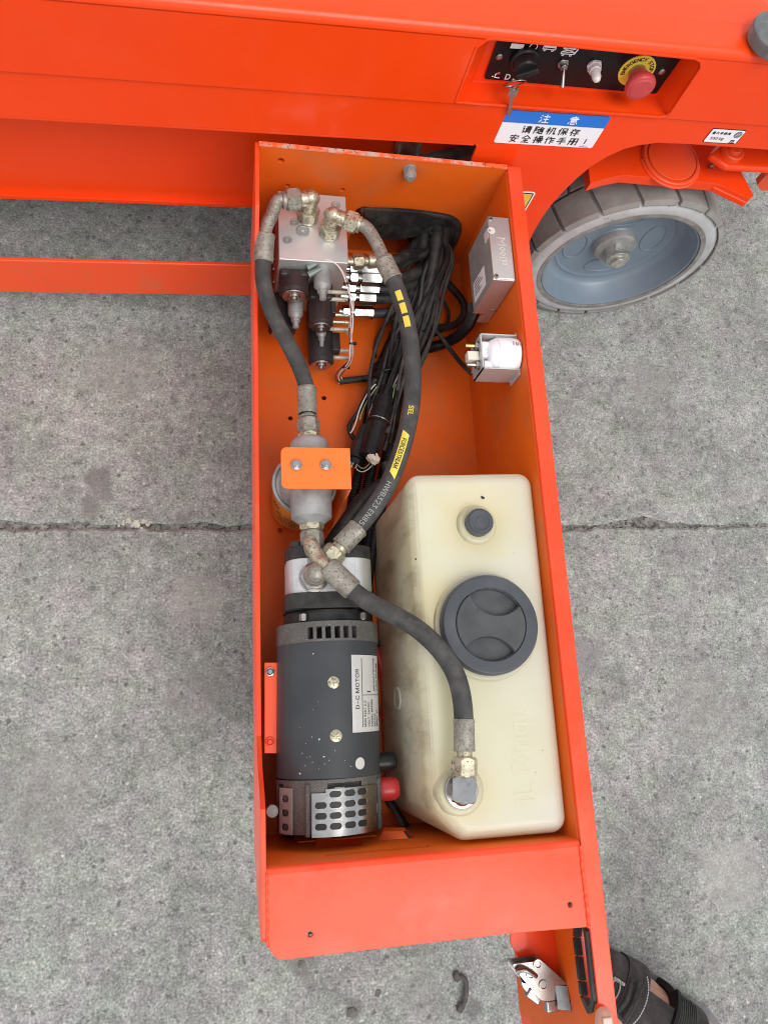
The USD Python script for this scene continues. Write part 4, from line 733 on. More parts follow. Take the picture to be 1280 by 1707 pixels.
r_ = MR; ln = lambda p, y0, y1, wd=.0006: wrapm(trimesh.creation.extrude_polygon(sbox(p * r_ - wd / 2, min(y0, y1), p * r_ + wd / 2, max(y0, y1)), .0003, engine='earcut').subdivide_to_size(.01).apply_translation((0, 0, .0009)))
Ls = ys0 - ys1; dA = a1 - a0
lets = [mtext('D-C MOTOR', .0056, a0 + dA * .185, ys1 + Ls * .29, False, 1.12), ln(a0 + dA * .27, ys1 + .006, ys0 - .004, .0008), wrapm(trimesh.creation.extrude_polygon(sbox((a0 + dA * .28) * r_, ys1 + Ls * .47, (a1 - .02) * r_, ys1 + Ls * .476), .0003, engine='earcut').subdivide_to_size(.004).apply_translation((0, 0, .0009)))]
for k, (s, h) in enumerate((('MOD 9207 2.2', .0035), ('VOLT  24VDC', .0035), ('MODEL SERIES', .0035), ('RATING', .0030), ('SERIAL NO', .0030))): lets.append(mtext(s, h, a0 + dA * (.38 + .12 * k), ys1 + .006))
lets += [mtext('FOR MAINTENANCE', .0033, a0 + dA * .74, ys1 + Ls * .52), mtext('CHECK BRUSHES', .0033, a0 + dA * .90, ys1 + Ls * .52), mtext('!', .007, a0 + dA * .55, ys1 + Ls * .50, True)]
obj('lettering', lets, 'ink_black', sk, smooth=False)
a, y = phi_of(600, 1273); obj('round_sticker', wrapm(trimesh.creation.extrude_polygon(Point(a * MR, y).buffer(.0074), .0006, engine='earcut').subdivide_to_size(.004)), 'label_dim', mo, smooth=40)
P = at(620, 1272, .290); obj('terminal_stud', [cyl(P - X * .010, P + X * .004, .009), hexn(P - X * .004, P + X * .002, .016)], 'brass', mo)
obj('terminal_cover', lathe([(0, 0), (0, .0118), (.018, .0125), (.028, .0118), (.032, .009), (.0335, 0)], at(622, 1272, .290), nz(V(1, .03, .02)), 36), 'black_plastic', mo, smooth=50, label='black plastic terminal cover')
obj('terminal_cover', lathe([(0, 0), (0, .0120), (.003, .0145), (.010, .0155), (.020, .0155), (.027, .0140), (.0305, .010), (.0315, 0)], at(628, 1317, .285), nz(V(1, .02, .04)), 36), 'red_cap', mo, smooth=50, label='red plastic terminal cap')
# brush end with perforated band
rear = m3.Manifold.cylinder(yB_ - yD, MR + .0005, MR - .001, 96).rotate((90, 0, 0)).translate(tuple(mcirc(yB_)))
w0, yw0 = phi_of(544, 1308); w1, yw1 = phi_of(600, 1304)
a = (w0 + w1) / 2; P = onm(a, 0, MR); win = man(obox(V(P[0], yB_ - .0095, P[2]), V(math.cos(a), 0, -math.sin(a)), Y, V(math.sin(a), 0, math.cos(a)), (w1 - w0) * MR, .010, .022))
a2, _ = phi_of(466, 1325); P2 = onm(a2, 0, MR); win2 = man(obox(V(P2[0], yB_ - .0095, P2[2]), V(math.cos(a2), 0, -math.sin(a2)), Y, V(math.sin(a2), 0, math.cos(a2)), .02, .010, .014))
obj('rear_end_bell', T(rear - win - win2), 'cast_iron', mo, smooth=40)
a = (w0 + w1) / 2 - .08; P = onm(a, yB_ - .012, MR - .003); obj('brush_clip', obox(P, V(math.cos(a), 0, -math.sin(a)), Y, V(math.sin(a), 0, math.cos(a)), .014, .005, .004, .001), 'chrome_dark', mo)
b0, _ = phi_of(520, 1350); b1, _ = phi_of(604, 1350); bm, _ = phi_of(594, 1350)
hs_ = []
for i, px in enumerate((535, 559, 583, 603)):
    for j in range(4):
        if i == 0 and j == 0: continue
        ph, _ = phi_of(px, 1350); yy_ = -.0915 - .0030 - j * .0126
        if i == 3: ph = min(ph, b0 + 1.16)
        hs_.append(LineString([(ph * MR - .0035, yy_), (ph * MR + .0035, yy_)]).buffer(.0038))
b1 = b0 + 1.32; RB = MR + .0012
band = obj('perforated_band', arcsheet(b0, b1, -.088, -.1445, RB, .0008, 30, affinity.scale(unary_union(hs_), RB / MR, 1, origin=(0, 0)).union(sbox(b0 * RB - .001, -.0925, b0 * RB + .018, -.08))), 'chrome', mo, smooth=40, label='shiny perforated metal band')
obj('hole_shade_patch', [wrapm(trimesh.creation.extrude_polygon(affinity.scale(q, 1, 1), .0005, engine='earcut').subdivide_to_size(.004).apply_translation((0, 0, .0006))) for q in hs_[::1]], 'ink_black', mo)  # black patches paint the darkness inside the band holes
fk_ = [(532, 1233, .0022), (520, 1229, .0011), (510, 1240, .0009), (504, 1256, .0011), (517, 1262, .0009), (512, 1263, .0008), (521, 1271, .0010), (540, 1262, .0020), (548, 1268, .0012), (558, 1252, .0010), (541, 1274, .0009), (500, 1290, .0022), (508, 1277, .0009), (522, 1090, .0016), (530, 1170, .0009), (522, 1183, .0008), (575, 1268, .0010), (585, 1278, .0012), (532, 1282, .0009), (500, 1213, .0008)]
def fleck(px, py, q):
    a, y = phi_of(px, py); w = trimesh.creation.extrude_polygon(affinity.rotate(affinity.scale(Point(a * MR, y).buffer(q, quad_segs=3), 1.0, .6), px * 37 % 180), .0003, engine='earcut'); return wrapm(w)
obj('paint_fleck', [fleck(q[0], q[1], q[2] * .62) for q in fk_], 'chalk', mo, smooth=False, kind='stuff')
c0_, _ = phi_of(468, 1350); c1_, _ = phi_of(489, 1350)
hl = unary_union([LineString([((c0_ + c1_) / 2 * RB - .003, y), ((c0_ + c1_) / 2 * RB + .003, y)]).buffer(.0042) for y in (-.099, -.116, -.133)])
obj('perforated_band', arcsheet(c0_, c1_, -.086, -.1415, RB, .0008, 14, hl), 'aluminium_cast', mo, smooth=40, label='duller perforated metal band on the left side')
for x in (b0 - .06, b1 + .10): obj('clamp_lip', arcsheet(x - .03, x + .03, -.082, -.1435, MR + .0008, .004, 6), 'cast_iron', mo, smooth=40)
a, y = phi_of(629, 1347); obj('round_badge', wrapm(trimesh.creation.extrude_polygon(Point(min(a, 1.35) * MR, y).buffer(.006), .0008, engine='earcut')), 'aluminium_cast', mo, smooth=False)

# ================================================================== return filter on its bracket
ZB = .378
fb = [at(468, 745, ZB), at(583, 743, ZB), at(585, 815, ZB), at(472, 814, ZB)]
x0, x1, y1_, y0_ = fb[0][0], fb[1][0], fb[0][1], fb[2][1]
fbk = obj('filter_bracket', [plate(rrect(x0, y0_, x1, y1_, .008).union(sbox(x1 - .02, y0_, x1, y1_)), (0, 0, ZB - .003), X, Y, .003), bx(x1 - .003, x1, y0_, y1_, ZF, ZB - .0015), bx(x1 - .001, x1 + .030, y0_, y1_ , ZF, ZF + .003)], 'bracket_paint', tray, label='orange folded bracket holding the filter')
for px, py in ((494, 775), (543, 775)):
    c = at(px, py, ZB + .001); obj('bracket_screw', [cyl(c, c + Z * .0018, .0078), hexn(c + Z * .001, c + Z * .0062, .0105), cyl(c + Z * .006, c + Z * .0072, .003)], 'chrome', fbk)
ff = thing('oil_filter', 'gold spin-on oil filter with grey cast head under the orange bracket', 'oil filter', at(509, 815, .17))
fc = V(at(508, 812, .285)[0], (y0_ + y1_) / 2, 0); HZ = .330; hx_ = at(517, 780, HZ)[0]
obj('filter_head', [lathe([(0, .012), (0, .021), (.006, .027), (.020, .029), (.088, .029), (.118, .0285), (.124, .021), (.127, .018), (.127, .010)], V(hx_ , y1_ + .030, HZ), -Y, 48), cyl(V(hx_, (y0_ + y1_) / 2, HZ), V(fc[0], fc[1] + .0, .282), .034, .038, seg=48)], 'aluminium_cast', ff, smooth=40)
cc = V(fc[0], fc[1] + .006, 0); rc = .046
obj('filter_canister', lathe([(.0, 0), (.0, .030), (.006, .040), (.012, .0445), (.110, .0455), (.116, .0465), (.120, .0470), (.122, .0465)], V(cc[0], cc[1], ZF + .012), Z, 64), 'canister_gold', ff, smooth=40, label='gold painted canister')
obj('canister_rim', lathe([(0, .0475), (.003, .0485), (.0055, .0475), (.0055, .044), (.002, .042), (.002, .03)], V(cc[0], cc[1], ZF + .1325), Z, 64), 'aluminium_cast', ff, smooth=40)
def canpt(phi, z, r=.0459): return V(cc[0] + r * math.sin(phi), cc[1] - r * math.cos(phi), z)
def cantext(s, h, ph0, z0, bold=False):
    m = meshkit.text_mesh(s, h, .0003, bold); w = m.vertices.copy(); m.vertices = np.array([canpt(ph0 + q[0] / .0459, z0 + q[1], .0459 + q[2]) for q in w]); return m
obj('lettering', [cantext('OIL FILTER', .0055, -1.0, .225), cantext('10 MICRON', .0045, -.85, .212), cantext('24V', .006, -1.25, .245, True), cantext('MAX 7 BAR', .0045, -.9, .200)], 'ink_black', ff, smooth=False)
n1, n2 = V(hx_, y1_ + .030, HZ), V(hx_, y0_ - .0615, HZ)
e0 = V(hx_, y1_ + .030, HZ); e1 = V(hx_, y1_ + .030 - .127, HZ)
obj('port_nut', hexn(e0 - Y * .003, e0 + Y * .009, .030), 'zinc_yellow', ff); obj('port_nut', hexn(e1 + Y * .003, e1 - Y * .009, .030), 'zinc_yellow', ff)

# ================================================================== valve block
ZV = .330
vb = thing('valve_block', 'silver aluminium hydraulic valve block with dark solenoid coils', 'valve block', (.126, .74, ZF))
blk = hullpts([(x, y, z) for x in (.0715 + .0015, .1795 - .0015) for y in (.682 + .0015, .8045 - .0015) for z in (.180, ZV - .0015)], .0015, 8)
obj('block_body', blk, 'aluminium', vb, smooth=30)
for px, py, r in ((491, 371, .0070), (505, 385, .0105), (479.5, 400, .0070), (560, 342, .0072)):
    c = at(px, py, ZV + .0002); obj('port_plug', T(man(lathe([(-.002, 0), (-.002, r), (.0010, r), (.0016, r * .9), (.0016, r * .78), (.0010, r * .72), (.0010, 0)], c, Z, 32)) - man(hexn(c - Z * .0015, c + Z * .01, r * .5))), 'aluminium_cast', vb)
for py in (432, 448, 470): c = ax(456, py, .0715); obj('side_plug', lathe([(0, .006), (.001, .006), (.0016, .005), (.0016, 0)], c, -X, 24), 'chrome', vb)
def elbow(base_px, top_px, zt, name_nut_dir, lab):
    bc_ = at(*base_px, ZV); tc = at(*top_px, zt); tc = V(bc_[0], bc_[1], zt); d = nz(name_nut_dir)
    e = thing('elbow_fitting', lab, 'pipe fitting', bc_, group=None)
    obj('hex_base', [cyl(bc_, bc_ + Z * .003, .0165), hexn(bc_ + Z * .003, bc_ + Z * .022, .030)], 'zinc_yellow', e)
    obj('elbow_body', [cyl(bc_ + Z * .02, tc - Z * .004, .0118), hullpts([tc - Z * .008, tc + Z * .002, tc + d * .003, tc - d * .004], [.0125, .0120, .0120, .0105], 20), cyl(tc, tc + d * .024, .0115)], 'zinc_yellow', e)
    return tc, d
tA, dA_ = elbow((513, 362), (515, 330), .376, V(-.90, -.16, 0), 'yellowish steel elbow at the back left corner of the valve block top')
tB, dB_ = elbow((549, 388), (550, 360), .374, V(.92, -.28, -.02), 'yellowish steel elbow at the right edge of the valve block top')
# solenoids: axis towards the camera side (-y)
def coil(xz, ye, r, y0=.682, mt='coil_black', name='solenoid_coil'):
    x, z = xz; m = [cyl((x, y0 - .006, z), (x, ye, z), r, seg=40, bev=.004)]
    m.append(bx(x - r * .98, x + r * .98, y0 - .040 if False else (y0 + ye) / 2 + .004, y0 - .004, z - r * .2, z + r * .92, .004))
    p = obj(name, m, mt, vb)
    obj('end_ring', lathe([(0, r * .80), (.0015, r * .78), (.0016, r * .42), (.0040, r * .40), (.0042, r * .22), (.0075, r * .20), (.0078, 0)], V(x, ye - .0005, z), -Y, 36), 'chrome_dark', p)
    return p
cA = at(490, 493, .292); coil((cA[0], cA[2]), cA[1], .0235, mt='coil_brown')
cB = at(470, 556, .222); coil((cB[0], cB[2]), cB[1], .0225)
cC = at(535, 545, .262); coil((cC[0], cC[2]), cC[1], .0195, mt='coil_brown')
cD = at(535, 608, .212); coil((cD[0], cD[2]), cD[1], .0215)
def relief(px, py, z, L, r, lab=None):
    e_ = at(px, py, z); x, y, zz_ = e_; y0 = y + L
    obj('relief_cartridge', [cyl((x, .684, zz_), (x, y + .016, zz_), r * .95, seg=28), lathe([(0, r), (.03, r), (.036, r * .6), (.040, r * .42), (.052, r * .40), (.054, 0)], V(x, y + .046, zz_), -Y, 24), hexn((x, y + .010, zz_), (x, y + .004, zz_), r * 1.1)], 'aluminium_cast', vb, smooth=40)
relief(538, 493, .306, .06, .0135); relief(493, 540, .262, .05, .0120); relief(536, 571, .236, .03, .0085)
for q in (bx(cD[0] + .018, cD[0] + .032, cD[1] + .022, cD[1] + .055, cD[2] - .010, cD[2] + .012, .002), bx(cC[0] + .016, cC[0] + .024, cC[1] + .020, cC[1] + .055, cC[2] - .008, cC[2] + .012, .002)): obj('coil_connector', q, 'coil_black', vb)
obj('print_mark', [bx(cA[0] - .006 + .003 * k, cA[0] - .0045 + .003 * k, cA[1] + .038, cA[1] + .055 - .004 * k, cA[2] + .0228, cA[2] + .0233) for k in range(3)], 'ink_grey', vb)
for i, (px, py, z) in enumerate(((565, 487, .282), (565, 499, .275), (567, 525, .250), (567, 537, .245), (568, 549, .240), (570, 584, .215), (570, 596, .210))):
    p = at(px, py, z); obj('spade_terminal', [tube([p - X * .012, p, p + X * .014], .0034, 8, .006), bx(p[0] - .018, p[0] - .008, p[1] - .003, p[1] + .003, p[2] - .0008, p[2] + .0008)], 'sleeve_clear' if i not in (2, 3) else 'zinc_yellow', vb)
for k, (p_, q_) in enumerate((((512, 446, .318), (530, 437, .322)), ((514, 458, .315), (535, 447, .320)))): obj('wire_sleeve', tube([at(*p_), at(*q_)], lambda t: .0052 - .0015 * t, 10, .004), 'sleeve_green', vb)
def wire(pts, r, mt, parent, name='wire'): return obj(name, tube(path(*pts), r, 7, .004), mt, parent, smooth=60)
wire(((530, 438, .322), (548, 433, .33), (565, 445, .325), (578, 475, .31), (586, 505, .30), (588, 540, .28), (584, 575, .26), (583, 600, .24)), .0011, 'wire_white', vb)
wire(((532, 440, .322), (550, 434, .328), (570, 450, .32), (582, 480, .305), (584, 515, .29), (586, 560, .27), (586, 600, .24), (575, 615, .22)), .0011, 'wire_pink', vb)
wire(((572, 487, .282), (585, 492, .29), (588, 520, .285), (582, 545, .27), (586, 580, .25), (580, 605, .23), (566, 622, .2), (566, 635, .18)), .0010, 'wire_white', vb)
wire(((572, 499, .275), (583, 510, .28), (582, 560, .262), (588, 590, .24), (572, 610, .21), (560, 625, .19), (566, 638, .17)), .0011, 'wire_brown', vb)
wire(((574, 549, .240), (582, 560, .25), (588, 575, .25), (586, 600, .235), (570, 612, .2), (560, 632, .17), (566, 640, .165)), .0010, 'wire_pink', vb)
wire(((577, 584, .215), (584, 588, .22), (580, 604, .215), (568, 618, .19), (572, 636, .17)), .0010, 'wire_white', vb)
wire(((577, 596, .210), (582, 602, .21), (572, 620, .19), (570, 638, .17)), .0010, 'wire_brown', vb)
for px, py, z in ((581, 472, .312), (586, 572, .262), (575, 612, .218)): p = at(px, py, z); obj('cable_tie', [lathe([(-.0015, .0045), (.0015, .0045), (.0015, .0035), (-.0015, .0035), (-.0015, .0045)], p, nz(V(.05, -.8, -.5)), 14), bx(p[0] + .003, p[0] + .008, p[1] - .002, p[1] + .002, p[2] - .002, p[2] + .002)], 'black_plastic', vb)

# ================================================================== hoses
def ferrule(p, d, L, r, mt='zinc_dull'):
    d = nz(d); n = 9; m = [lathe([(0, r * .8), (0, r * .96), (.0012, r), (L * .12, r * 1.02), (L * .14, r * .97), (L * .9, r * .97), (L - .001, r * 1.0), (L, r * .96), (L, r * .8)], p, d, 20)]; return m
def hose(label, pts_tube, nut, fer, pts_hose, fer2, nut2, r_h, pts_tube2=None, r_t=.0098, group=None):
    pass
# hose one: valve block -> filter
hz1 = thing('hydraulic_hose', 'grey rubber hydraulic hose from the back left of the valve block down to the filter', 'hose', at(450, 470, .30))
n0 = tA + dA_ * .016; n1 = n0 + dA_ * .022
obj('swivel_nut', [hexn(n0, n1, .030), cyl(n1 - dA_ * .001, n1 + dA_ * .006, .0125)], 'zinc_dull', hz1)
tb1 = np.vstack([n1, n1 + dA_ * .012, path((455, 352, .372), (446, 372, .368), (442.5, 398, .362))])
obj('bent_tube', tube(tb1, .0100, 18, .003), 'zinc_dull', hz1, smooth=60)
fA, fB = at(442, 390, .363), at(439, 436, .350)
obj('ferrule', [ferrule(fA, fB - fA, np.linalg.norm(fB - fA), .0148), [lathe([(0, .0155), (.002, .0158), (.003, .0145)], fA, nz(fB - fA), 24)]][0], 'zinc_dull', hz1)
hp = np.vstack([fA + (fB - fA) * .9, path((438, 455, .347), (441, 480, .345), (457, 528, .342), (476, 565, .340), (494, 600, .337), (507, 632, .334), (511.5, 652, .3325))])
fe0, fe1 = at(511.5, 646, .3325), at(512.5, 690, .331)
obj('hose', tube(np.vstack([hp, fe0 + (fe1 - fe0) * .2]), .0118, 20, .004), 'hose_rubber', hz1, smooth=60)
obj('ferrule', ferrule(fe0, fe1 - fe0, np.linalg.norm(fe1 - fe0), .0146), 'zinc_dull', hz1)
e0x = e0 + Y * .009; dd = nz(fe1 - e0x)
obj('swivel_nut', [hexn(e0x + dd * .0005, e0x + dd * .022, .029), cyl(e0x + dd * .02, fe1, .0100), lathe([(0, .0125), (.0015, .0145), (.003, .0125)], fe1 - dd * .006, dd, 24)], 'zinc_dull', hz1)
# hose two: valve block -> pump, with printed bands
hz2 = thing('hydraulic_hose', 'black hydraulic hose with yellow bands curving from the valve block to the pump', 'hose', at(680, 640, .30))
n0 = tB + dB_ * .019; n1 = n0 + dB_ * .020
obj('swivel_nut', [hexn(n0, n1, .029), cyl(n1 - dB_ * .001, n1 + dB_ * .005, .0125)], 'zinc_yellow', hz2)
tb2 = np.vstack([n1, n1 + dB_ * .012, path((624, 398, .372), (634, 418, .371), (640, 438, .370))])
obj('bent_tube', tube(tb2, .0098, 18, .003), 'zinc_dull', hz2, smooth=60)
fA, fB = at(638.5, 432, .370), at(656, 466, .369)
obj('ferrule', ferrule(fA, fB - fA, np.linalg.norm(fB - fA), .0150), 'zinc_dull', hz2)
q0, q1 = at(598, 879, .352), at(568, 911, .349)
hp2 = np.vstack([fA + (fB - fA) * .9, path((668, 500, .369), (679, 540, .370), (686, 590, .371), (688, 640, .372), (682, 700, .372), (666, 760, .370), (643, 815, .366), (620, 850, .360)), q0 + (q1 - q0) * .2])
obj('hose', tube(hp2, .0126, 20, .004), 'hose_rubber', hz2, smooth=60)
obj('ferrule', ferrule(q0, q1 - q0, np.linalg.norm(q1 - q0), .0150), 'zinc_dull', hz2)
dq = nz(q1 - q0); obj('swivel_nut', [cyl(q1 - dq * .002, q1 + dq * .008, .0115), hexn(q1 + dq * .006, q1 + dq * .026, .029)], 'zinc_yellow', hz2)
ue, Pe, Te = spl(hp2, 600)
def hosewrap(poly, R=.0127, h=.0003, size=.003):
    """poly: x = arc length along hose two, y = arc around it (0 = towards the lens)"""
    ms = []
    for q in polys(poly):
        m = trimesh.creation.extrude_polygon(q, h, engine='earcut').subdivide_to_size(size); ms.append(m)
    m = cat_(ms); w = m.vertices.copy(); out = []
    for s, t, k in w:
        i = int(np.clip(np.searchsorted(ue, s), 0, len(ue) - 1)); P, tn = Pe[i], Te[i]; n = C - P; n = nz(n - tn * (n @ tn)); b = np.cross(n, tn); ph = t / R
        out.append(P + (s - ue[i]) * tn + (n * math.cos(ph) + b * math.sin(ph)) * (R + k))
    m.vertices = np.array(out); return m
def s_at(px, py):
    pr = np.array([(lambda q: (CX + FPX * q[0] / q[2], CY + FPX * q[1] / q[2]))(R.T @ (P - C)) for P in Pe]); return ue[np.argmin(np.hypot(pr[:, 0] - px, pr[:, 1] - py))]
for (pa, pb) in (((670, 488), (673, 505)), ((676, 510), (679, 527)), ((681, 532), (684, 550))):
    obj('yellow_patch', hosewrap(sbox(s_at(*pa), -.0045, s_at(*pb), .0045)), 'label_yellow', hz2, smooth=60)
sa_, sb_ = s_at(675, 722), s_at(655, 790) + .010
obj('yellow_band', hosewrap(Polygon([(sa_, -.0058), (sb_ - .008, -.0058), (sb_, .0048), (sa_ + .006, .0048)]).buffer(0)), 'label_yellow', hz2, smooth=60)
def hosetext(s, h, s0, t0, bold=False, squeeze=1.0):
    m = meshkit.text_mesh(s, h, .0003, bold).subdivide_to_size(.004); w = m.vertices.copy(); out = []
    for x, y, k in w:
        s_, t_ = s0 + x * squeeze, t0 + y; i = int(np.clip(np.searchsorted(ue, s_), 0, len(ue) - 1)); P, tn = Pe[i], Te[i]; n = C - P; n = nz(n - tn * (n @ tn)); b = np.cross(n, tn); ph = t_ / .0131
        out.append(P + (s_ - ue[i]) * tn + (n * math.cos(ph) - b * math.sin(ph) * -1) * (.0131 + k))
    m.vertices = np.array(out); return m
obj('lettering', [hosetext('FORCESTREAM', .0064, sa_ + .012, -.0036, True, .72)], 'ink_black', hz2, smooth=False)
obj('lettering', [hosetext('HWB323 EN853 2', .0072, s_at(648, 806), -.0036, False, 1.0)], 'print_grey', hz2, smooth=False, label='grey printed lettering')
obj('lettering', [hosetext('SEL', .0070, s_at(687, 682), -.0035, True, .9)], 'label_yellow', hz2, smooth=False, label='yellow printed lettering')
# hose three: filter -> tank
hz3 = thing('hydraulic_hose', 'grey rubber hydraulic hose running from the filter across the pump to the tank', 'hose', at(660, 1020, .37))
d1 = -Y; s0_ = e1 - Y * .009
obj('swivel_nut', [hexn(s0_ - Y * .0005, s0_ - Y * .026, .029), cyl(s0_ - Y * .025, s0_ - Y * .03, .012)], 'zinc_dull', hz3)
zt3 = .374
tb3 = np.vstack([s0_ - Y * .024, s0_ - Y * .034 + V(0, 0, .003), path((517, 905, .350), (528, 926, .362), (545, 945, zt3), (558, 957, zt3 + .003))])
obj('bent_tube', tube(tb3, .0098, 18, .003), 'zinc_yellow', hz3, smooth=60)
g0, g1 = at(545, 944, zt3 + .001), at(589, 985, zt3 + .006)
obj('ferrule', [cyl(g0, g1, .0158, .0150, seg=28, bev=.002)], 'zinc_dull', hz3)
hp3 = np.vstack([g0 + (g1 - g0) * .85, path((612, 1002, .387), (650, 1022, .400), (692, 1046, .411), (730, 1080, .418), (757, 1120, .422), (769, 1160, .423), (773, 1205, .423))])
obj('hose', tube(hp3, .0122, 20, .004), 'hose_rubber', hz3, smooth=60)
g2, g3 = at(773, 1199, .423), at(774, 1253, .423)
obj('ferrule', ferrule(g2, g3 - g2, np.linalg.norm(g3 - g2), .0135), 'zinc_dull', hz3)
g4, g5 = at(774, 1262, .423), at(774, 1296, .423); dg = nz(g5 - g4)
obj('swivel_nut', [cyl(g3 - dg * .002, g4 + dg * .002, .0098), hexn(g4, g5, .0285)], 'zinc_yellow', hz3)
te = thing('elbow_fitting', 'shiny chrome elbow on the cream tank at the end of the hose', 'pipe fitting', V(elc[0], elc[1], ZTK))
ec = V(at(771, 1318, .423)[0], at(771, 1318, .423)[1], .423)
obj('elbow_body', [hexn(g5 - dg * .001, ec - Y * .014, .0285, hint=(.3, 0, 1)), cyl(ec - Z * .003, V(elc[0], elc[1], ZTK + .001), .0125, .0135), hullpts([ec, ec - Z * .012, ec - Y * .008 - Z * .004], .011, 20)], 'chrome', te)
obj('washer', lathe([(0, .0215), (.003, .0215), (.004, .020), (.004, .01)], V(elc[0], elc[1], ZTK + .003), Z, 36), 'chrome_dark', te)
# pump outlet elbow
pe = thing('elbow_fitting', 'steel elbow with big hex nut on top of the silver gear pump', 'pipe fitting', at(524, 962, PZ + .0485))
pb = at(523, 963, PZ + .0487); pt = pb + Z * .030
obj('lock_nut', [cyl(pb, pb + Z * .0015, .0205), hexn(pb + Z * .0015, pb + Z * .012, .034)], 'chrome_dark', pe)
qe = q1 + dq * .026
obj('elbow_body', [cyl(pb + Z * .011, pt, .0145), hullpts([pt, pt - Z * .008, pt + nz(qe - pt) * .006], .0135, 20), cyl(pt, qe + dq * .0, .0118)], 'zinc_dull', pe)

# ---- fittings and hoses on the right side of the block
rows = [((588, 436, .290), (650, 428, .290), .0118, 'zinc_yellow'), ((582, 448, .276), (632, 447, .276), .0088, 'chrome'), ((582, 462, .268), (635, 464, .268), .0115, 'chrome'), ((578, 479, .250), (631, 481, .250), .0112, 'chrome'), ((580, 494, .238), (626, 497, .238), .0108, 'chrome'), ((570, 519, .214), (622, 521, .214), .0098, 'chrome')]
descr = ['short fitting and thick hose highest on the right of the valve block', 'thin silver crimped hose end second from the back beside the valve block', 'bright silver crimped hose end third from the back beside the valve block', 'bright silver crimped hose end fourth from the back beside the valve block', 'bright silver crimped hose end fifth from the back beside the valve block', 'lowest silver crimped hose end nearest the camera beside the valve block']
ex = [(.330, .236), (.345, .245), (.338, .215), (.352, .205), (.345, .190), (.360, .185)]
mid = [(680, 424, .262), (690, 430, .245), (695, 452, .238), (692, 470, .222), (690, 484, .212), (688, 503, .196)]
for i, (a_, b_, r, mt_) in enumerate(rows):
    p, q = at(*a_), at(*b_); q = V(q[0], p[1] + (q[1] - p[1]) * .5, p[2]); d = nz(q - p); L = np.linalg.norm(q - p)
    hh = thing('pressure_hose', descr[i], 'hose', p)
    obj('port_nut', [cyl(V(.1790, p[1], p[2]), p + d * .002, r * .62), hexn(p, p + d * L * .28, r * 1.9, hint=Y), cyl(p + d * L * .27, p + d * L * .42, r * .68)], mt_ if i else 'zinc_yellow', hh)
    obj('crimp_sleeve', hexn(p + d * L * .38, q, r * 1.95, hint=Y, ch=.05) if i else cyl(p + d * L * .4, q, r), mt_, hh)
    en = [(q - d * .006), q + d * .010, at(*mid[i]), V(ex[i][0] - .006, .775, ex[i][1]), V(ex[i][0] + .004, .812, ex[i][1] + .002), V(ex[i][0] + .01, .87, ex[i][1] - .005)]
    obj('hose', tube(en, r * .86, 14, .005), 'black_rubber', hh, smooth=60)
# ================================================================== cable bundle from the slot down beside the tank
def cable(label, pts, r, corr=None, mt='black_rubber', seg=12, name='cable', cat='cable'):
    m = tube(path(*pts), r, seg, .005, corr); return obj(name, m, mt, None, smooth=60 if corr is None else 40, label=label, cat=cat)
SL = [V(.348, .86, .20), V(.346, .815, .205)]
def run(dx, dz, r, label, corr=None, ys=None, pts=None, end=None):
    base = [(722, 430, .208), (704, 480, .195), (690, 530, .185), (672, 580, .178), (656, 625, .175), (645, 680, .172), (634, 740, .170), (622, 800, .168), (608, 860, .166), (600, 920, .166), (604, 990, .166)]
    P = path(*base); n = len(P); f = np.linspace(0, 1, n)[:, None]
    P = P + np.stack([dx * (.55 + .45 * np.sin(np.linspace(0, 3.1, n)) + .0 * f[:, 0]), np.zeros(n), dz * np.ones(n)], -1)
    P = np.vstack([SL[0] + V(dx * .7, 0, dz), SL[1] + V(dx * .7, 0, dz), P])
    if end: P = P[:end]
    return obj('conduit' if corr else 'cable', tube(P, r, 12, .005, corr), 'black_plastic' if corr else 'black_rubber', None, smooth=60 if corr is None else 40, label=label, cat='conduit' if corr else 'cable')
run(.016, .006, .0092, 'black ribbed conduit on the right of the cable bundle, passing under the banded hose', .0034)
run(-.008, .004, .0085, 'black ribbed conduit in the middle of the cable bundle', .0034)
run(-.026, .012, .0065, 'smooth black cable on the left flank of the cable bundle', None, end=9)
run(.004, .024, .0062, 'smooth black cable lying on top of the bundle below the slot', None, end=8)
run(.026, .018, .0056, 'black cable at the right flank of the bundle below the slot', None, end=7)
run(-.016, .026, .0052, 'thin black cable on top of the left side of the bundle', None, end=8)
run(-.030, .000, .0080, 'black ribbed conduit lowest on the left of the bundle', .0034)
cable('thin ribbed conduit looping up into the cable slot behind the hose fittings', ((664, 432, .235), (680, 420, .236), (694, 404, .236), (706, 388, .236), (716, 374, .24), (728, 364, .235)), .0070, .0030, 'black_plastic', name='conduit', cat='conduit')
cable('thick smooth black hose curving down over the bundle from the slot', ((733, 372, .262), (728, 400, .262), (722, 440, .25), (710, 490, .23), (694, 530, .215), (672, 575, .205), (656, 620, .2)), .0095)
cable('black hose lying on the bundle just right of the valve block fittings', ((742, 380, .25), (738, 410, .245), (730, 450, .235), (722, 490, .225), (706, 530, .21), (690, 560, .2)), .0088)
cable('black cable making a wide loop to the right of the bundle', ((722, 436, .215), (738, 462, .195), (758, 485, .178), (773, 507, .172), (771, 528, .172), (752, 543, .175), (725, 546, .182), (700, 547, .195), (670, 556, .2), (652, 575, .2), (646, 610, .19)), .0068)
cable('thin black cable looping behind the wide loop below the slot', ((724, 440, .20), (728, 470, .178), (724, 500, .170), (712, 528, .168), (700, 550, .170)), .0045)
cable('thin black cable arching over to the left onto the tray floor', ((712, 532, .205), (690, 528, .205), (668, 526, .20), (645, 538, .178), (630, 562, .160), (625, 595, .154)), .0034)
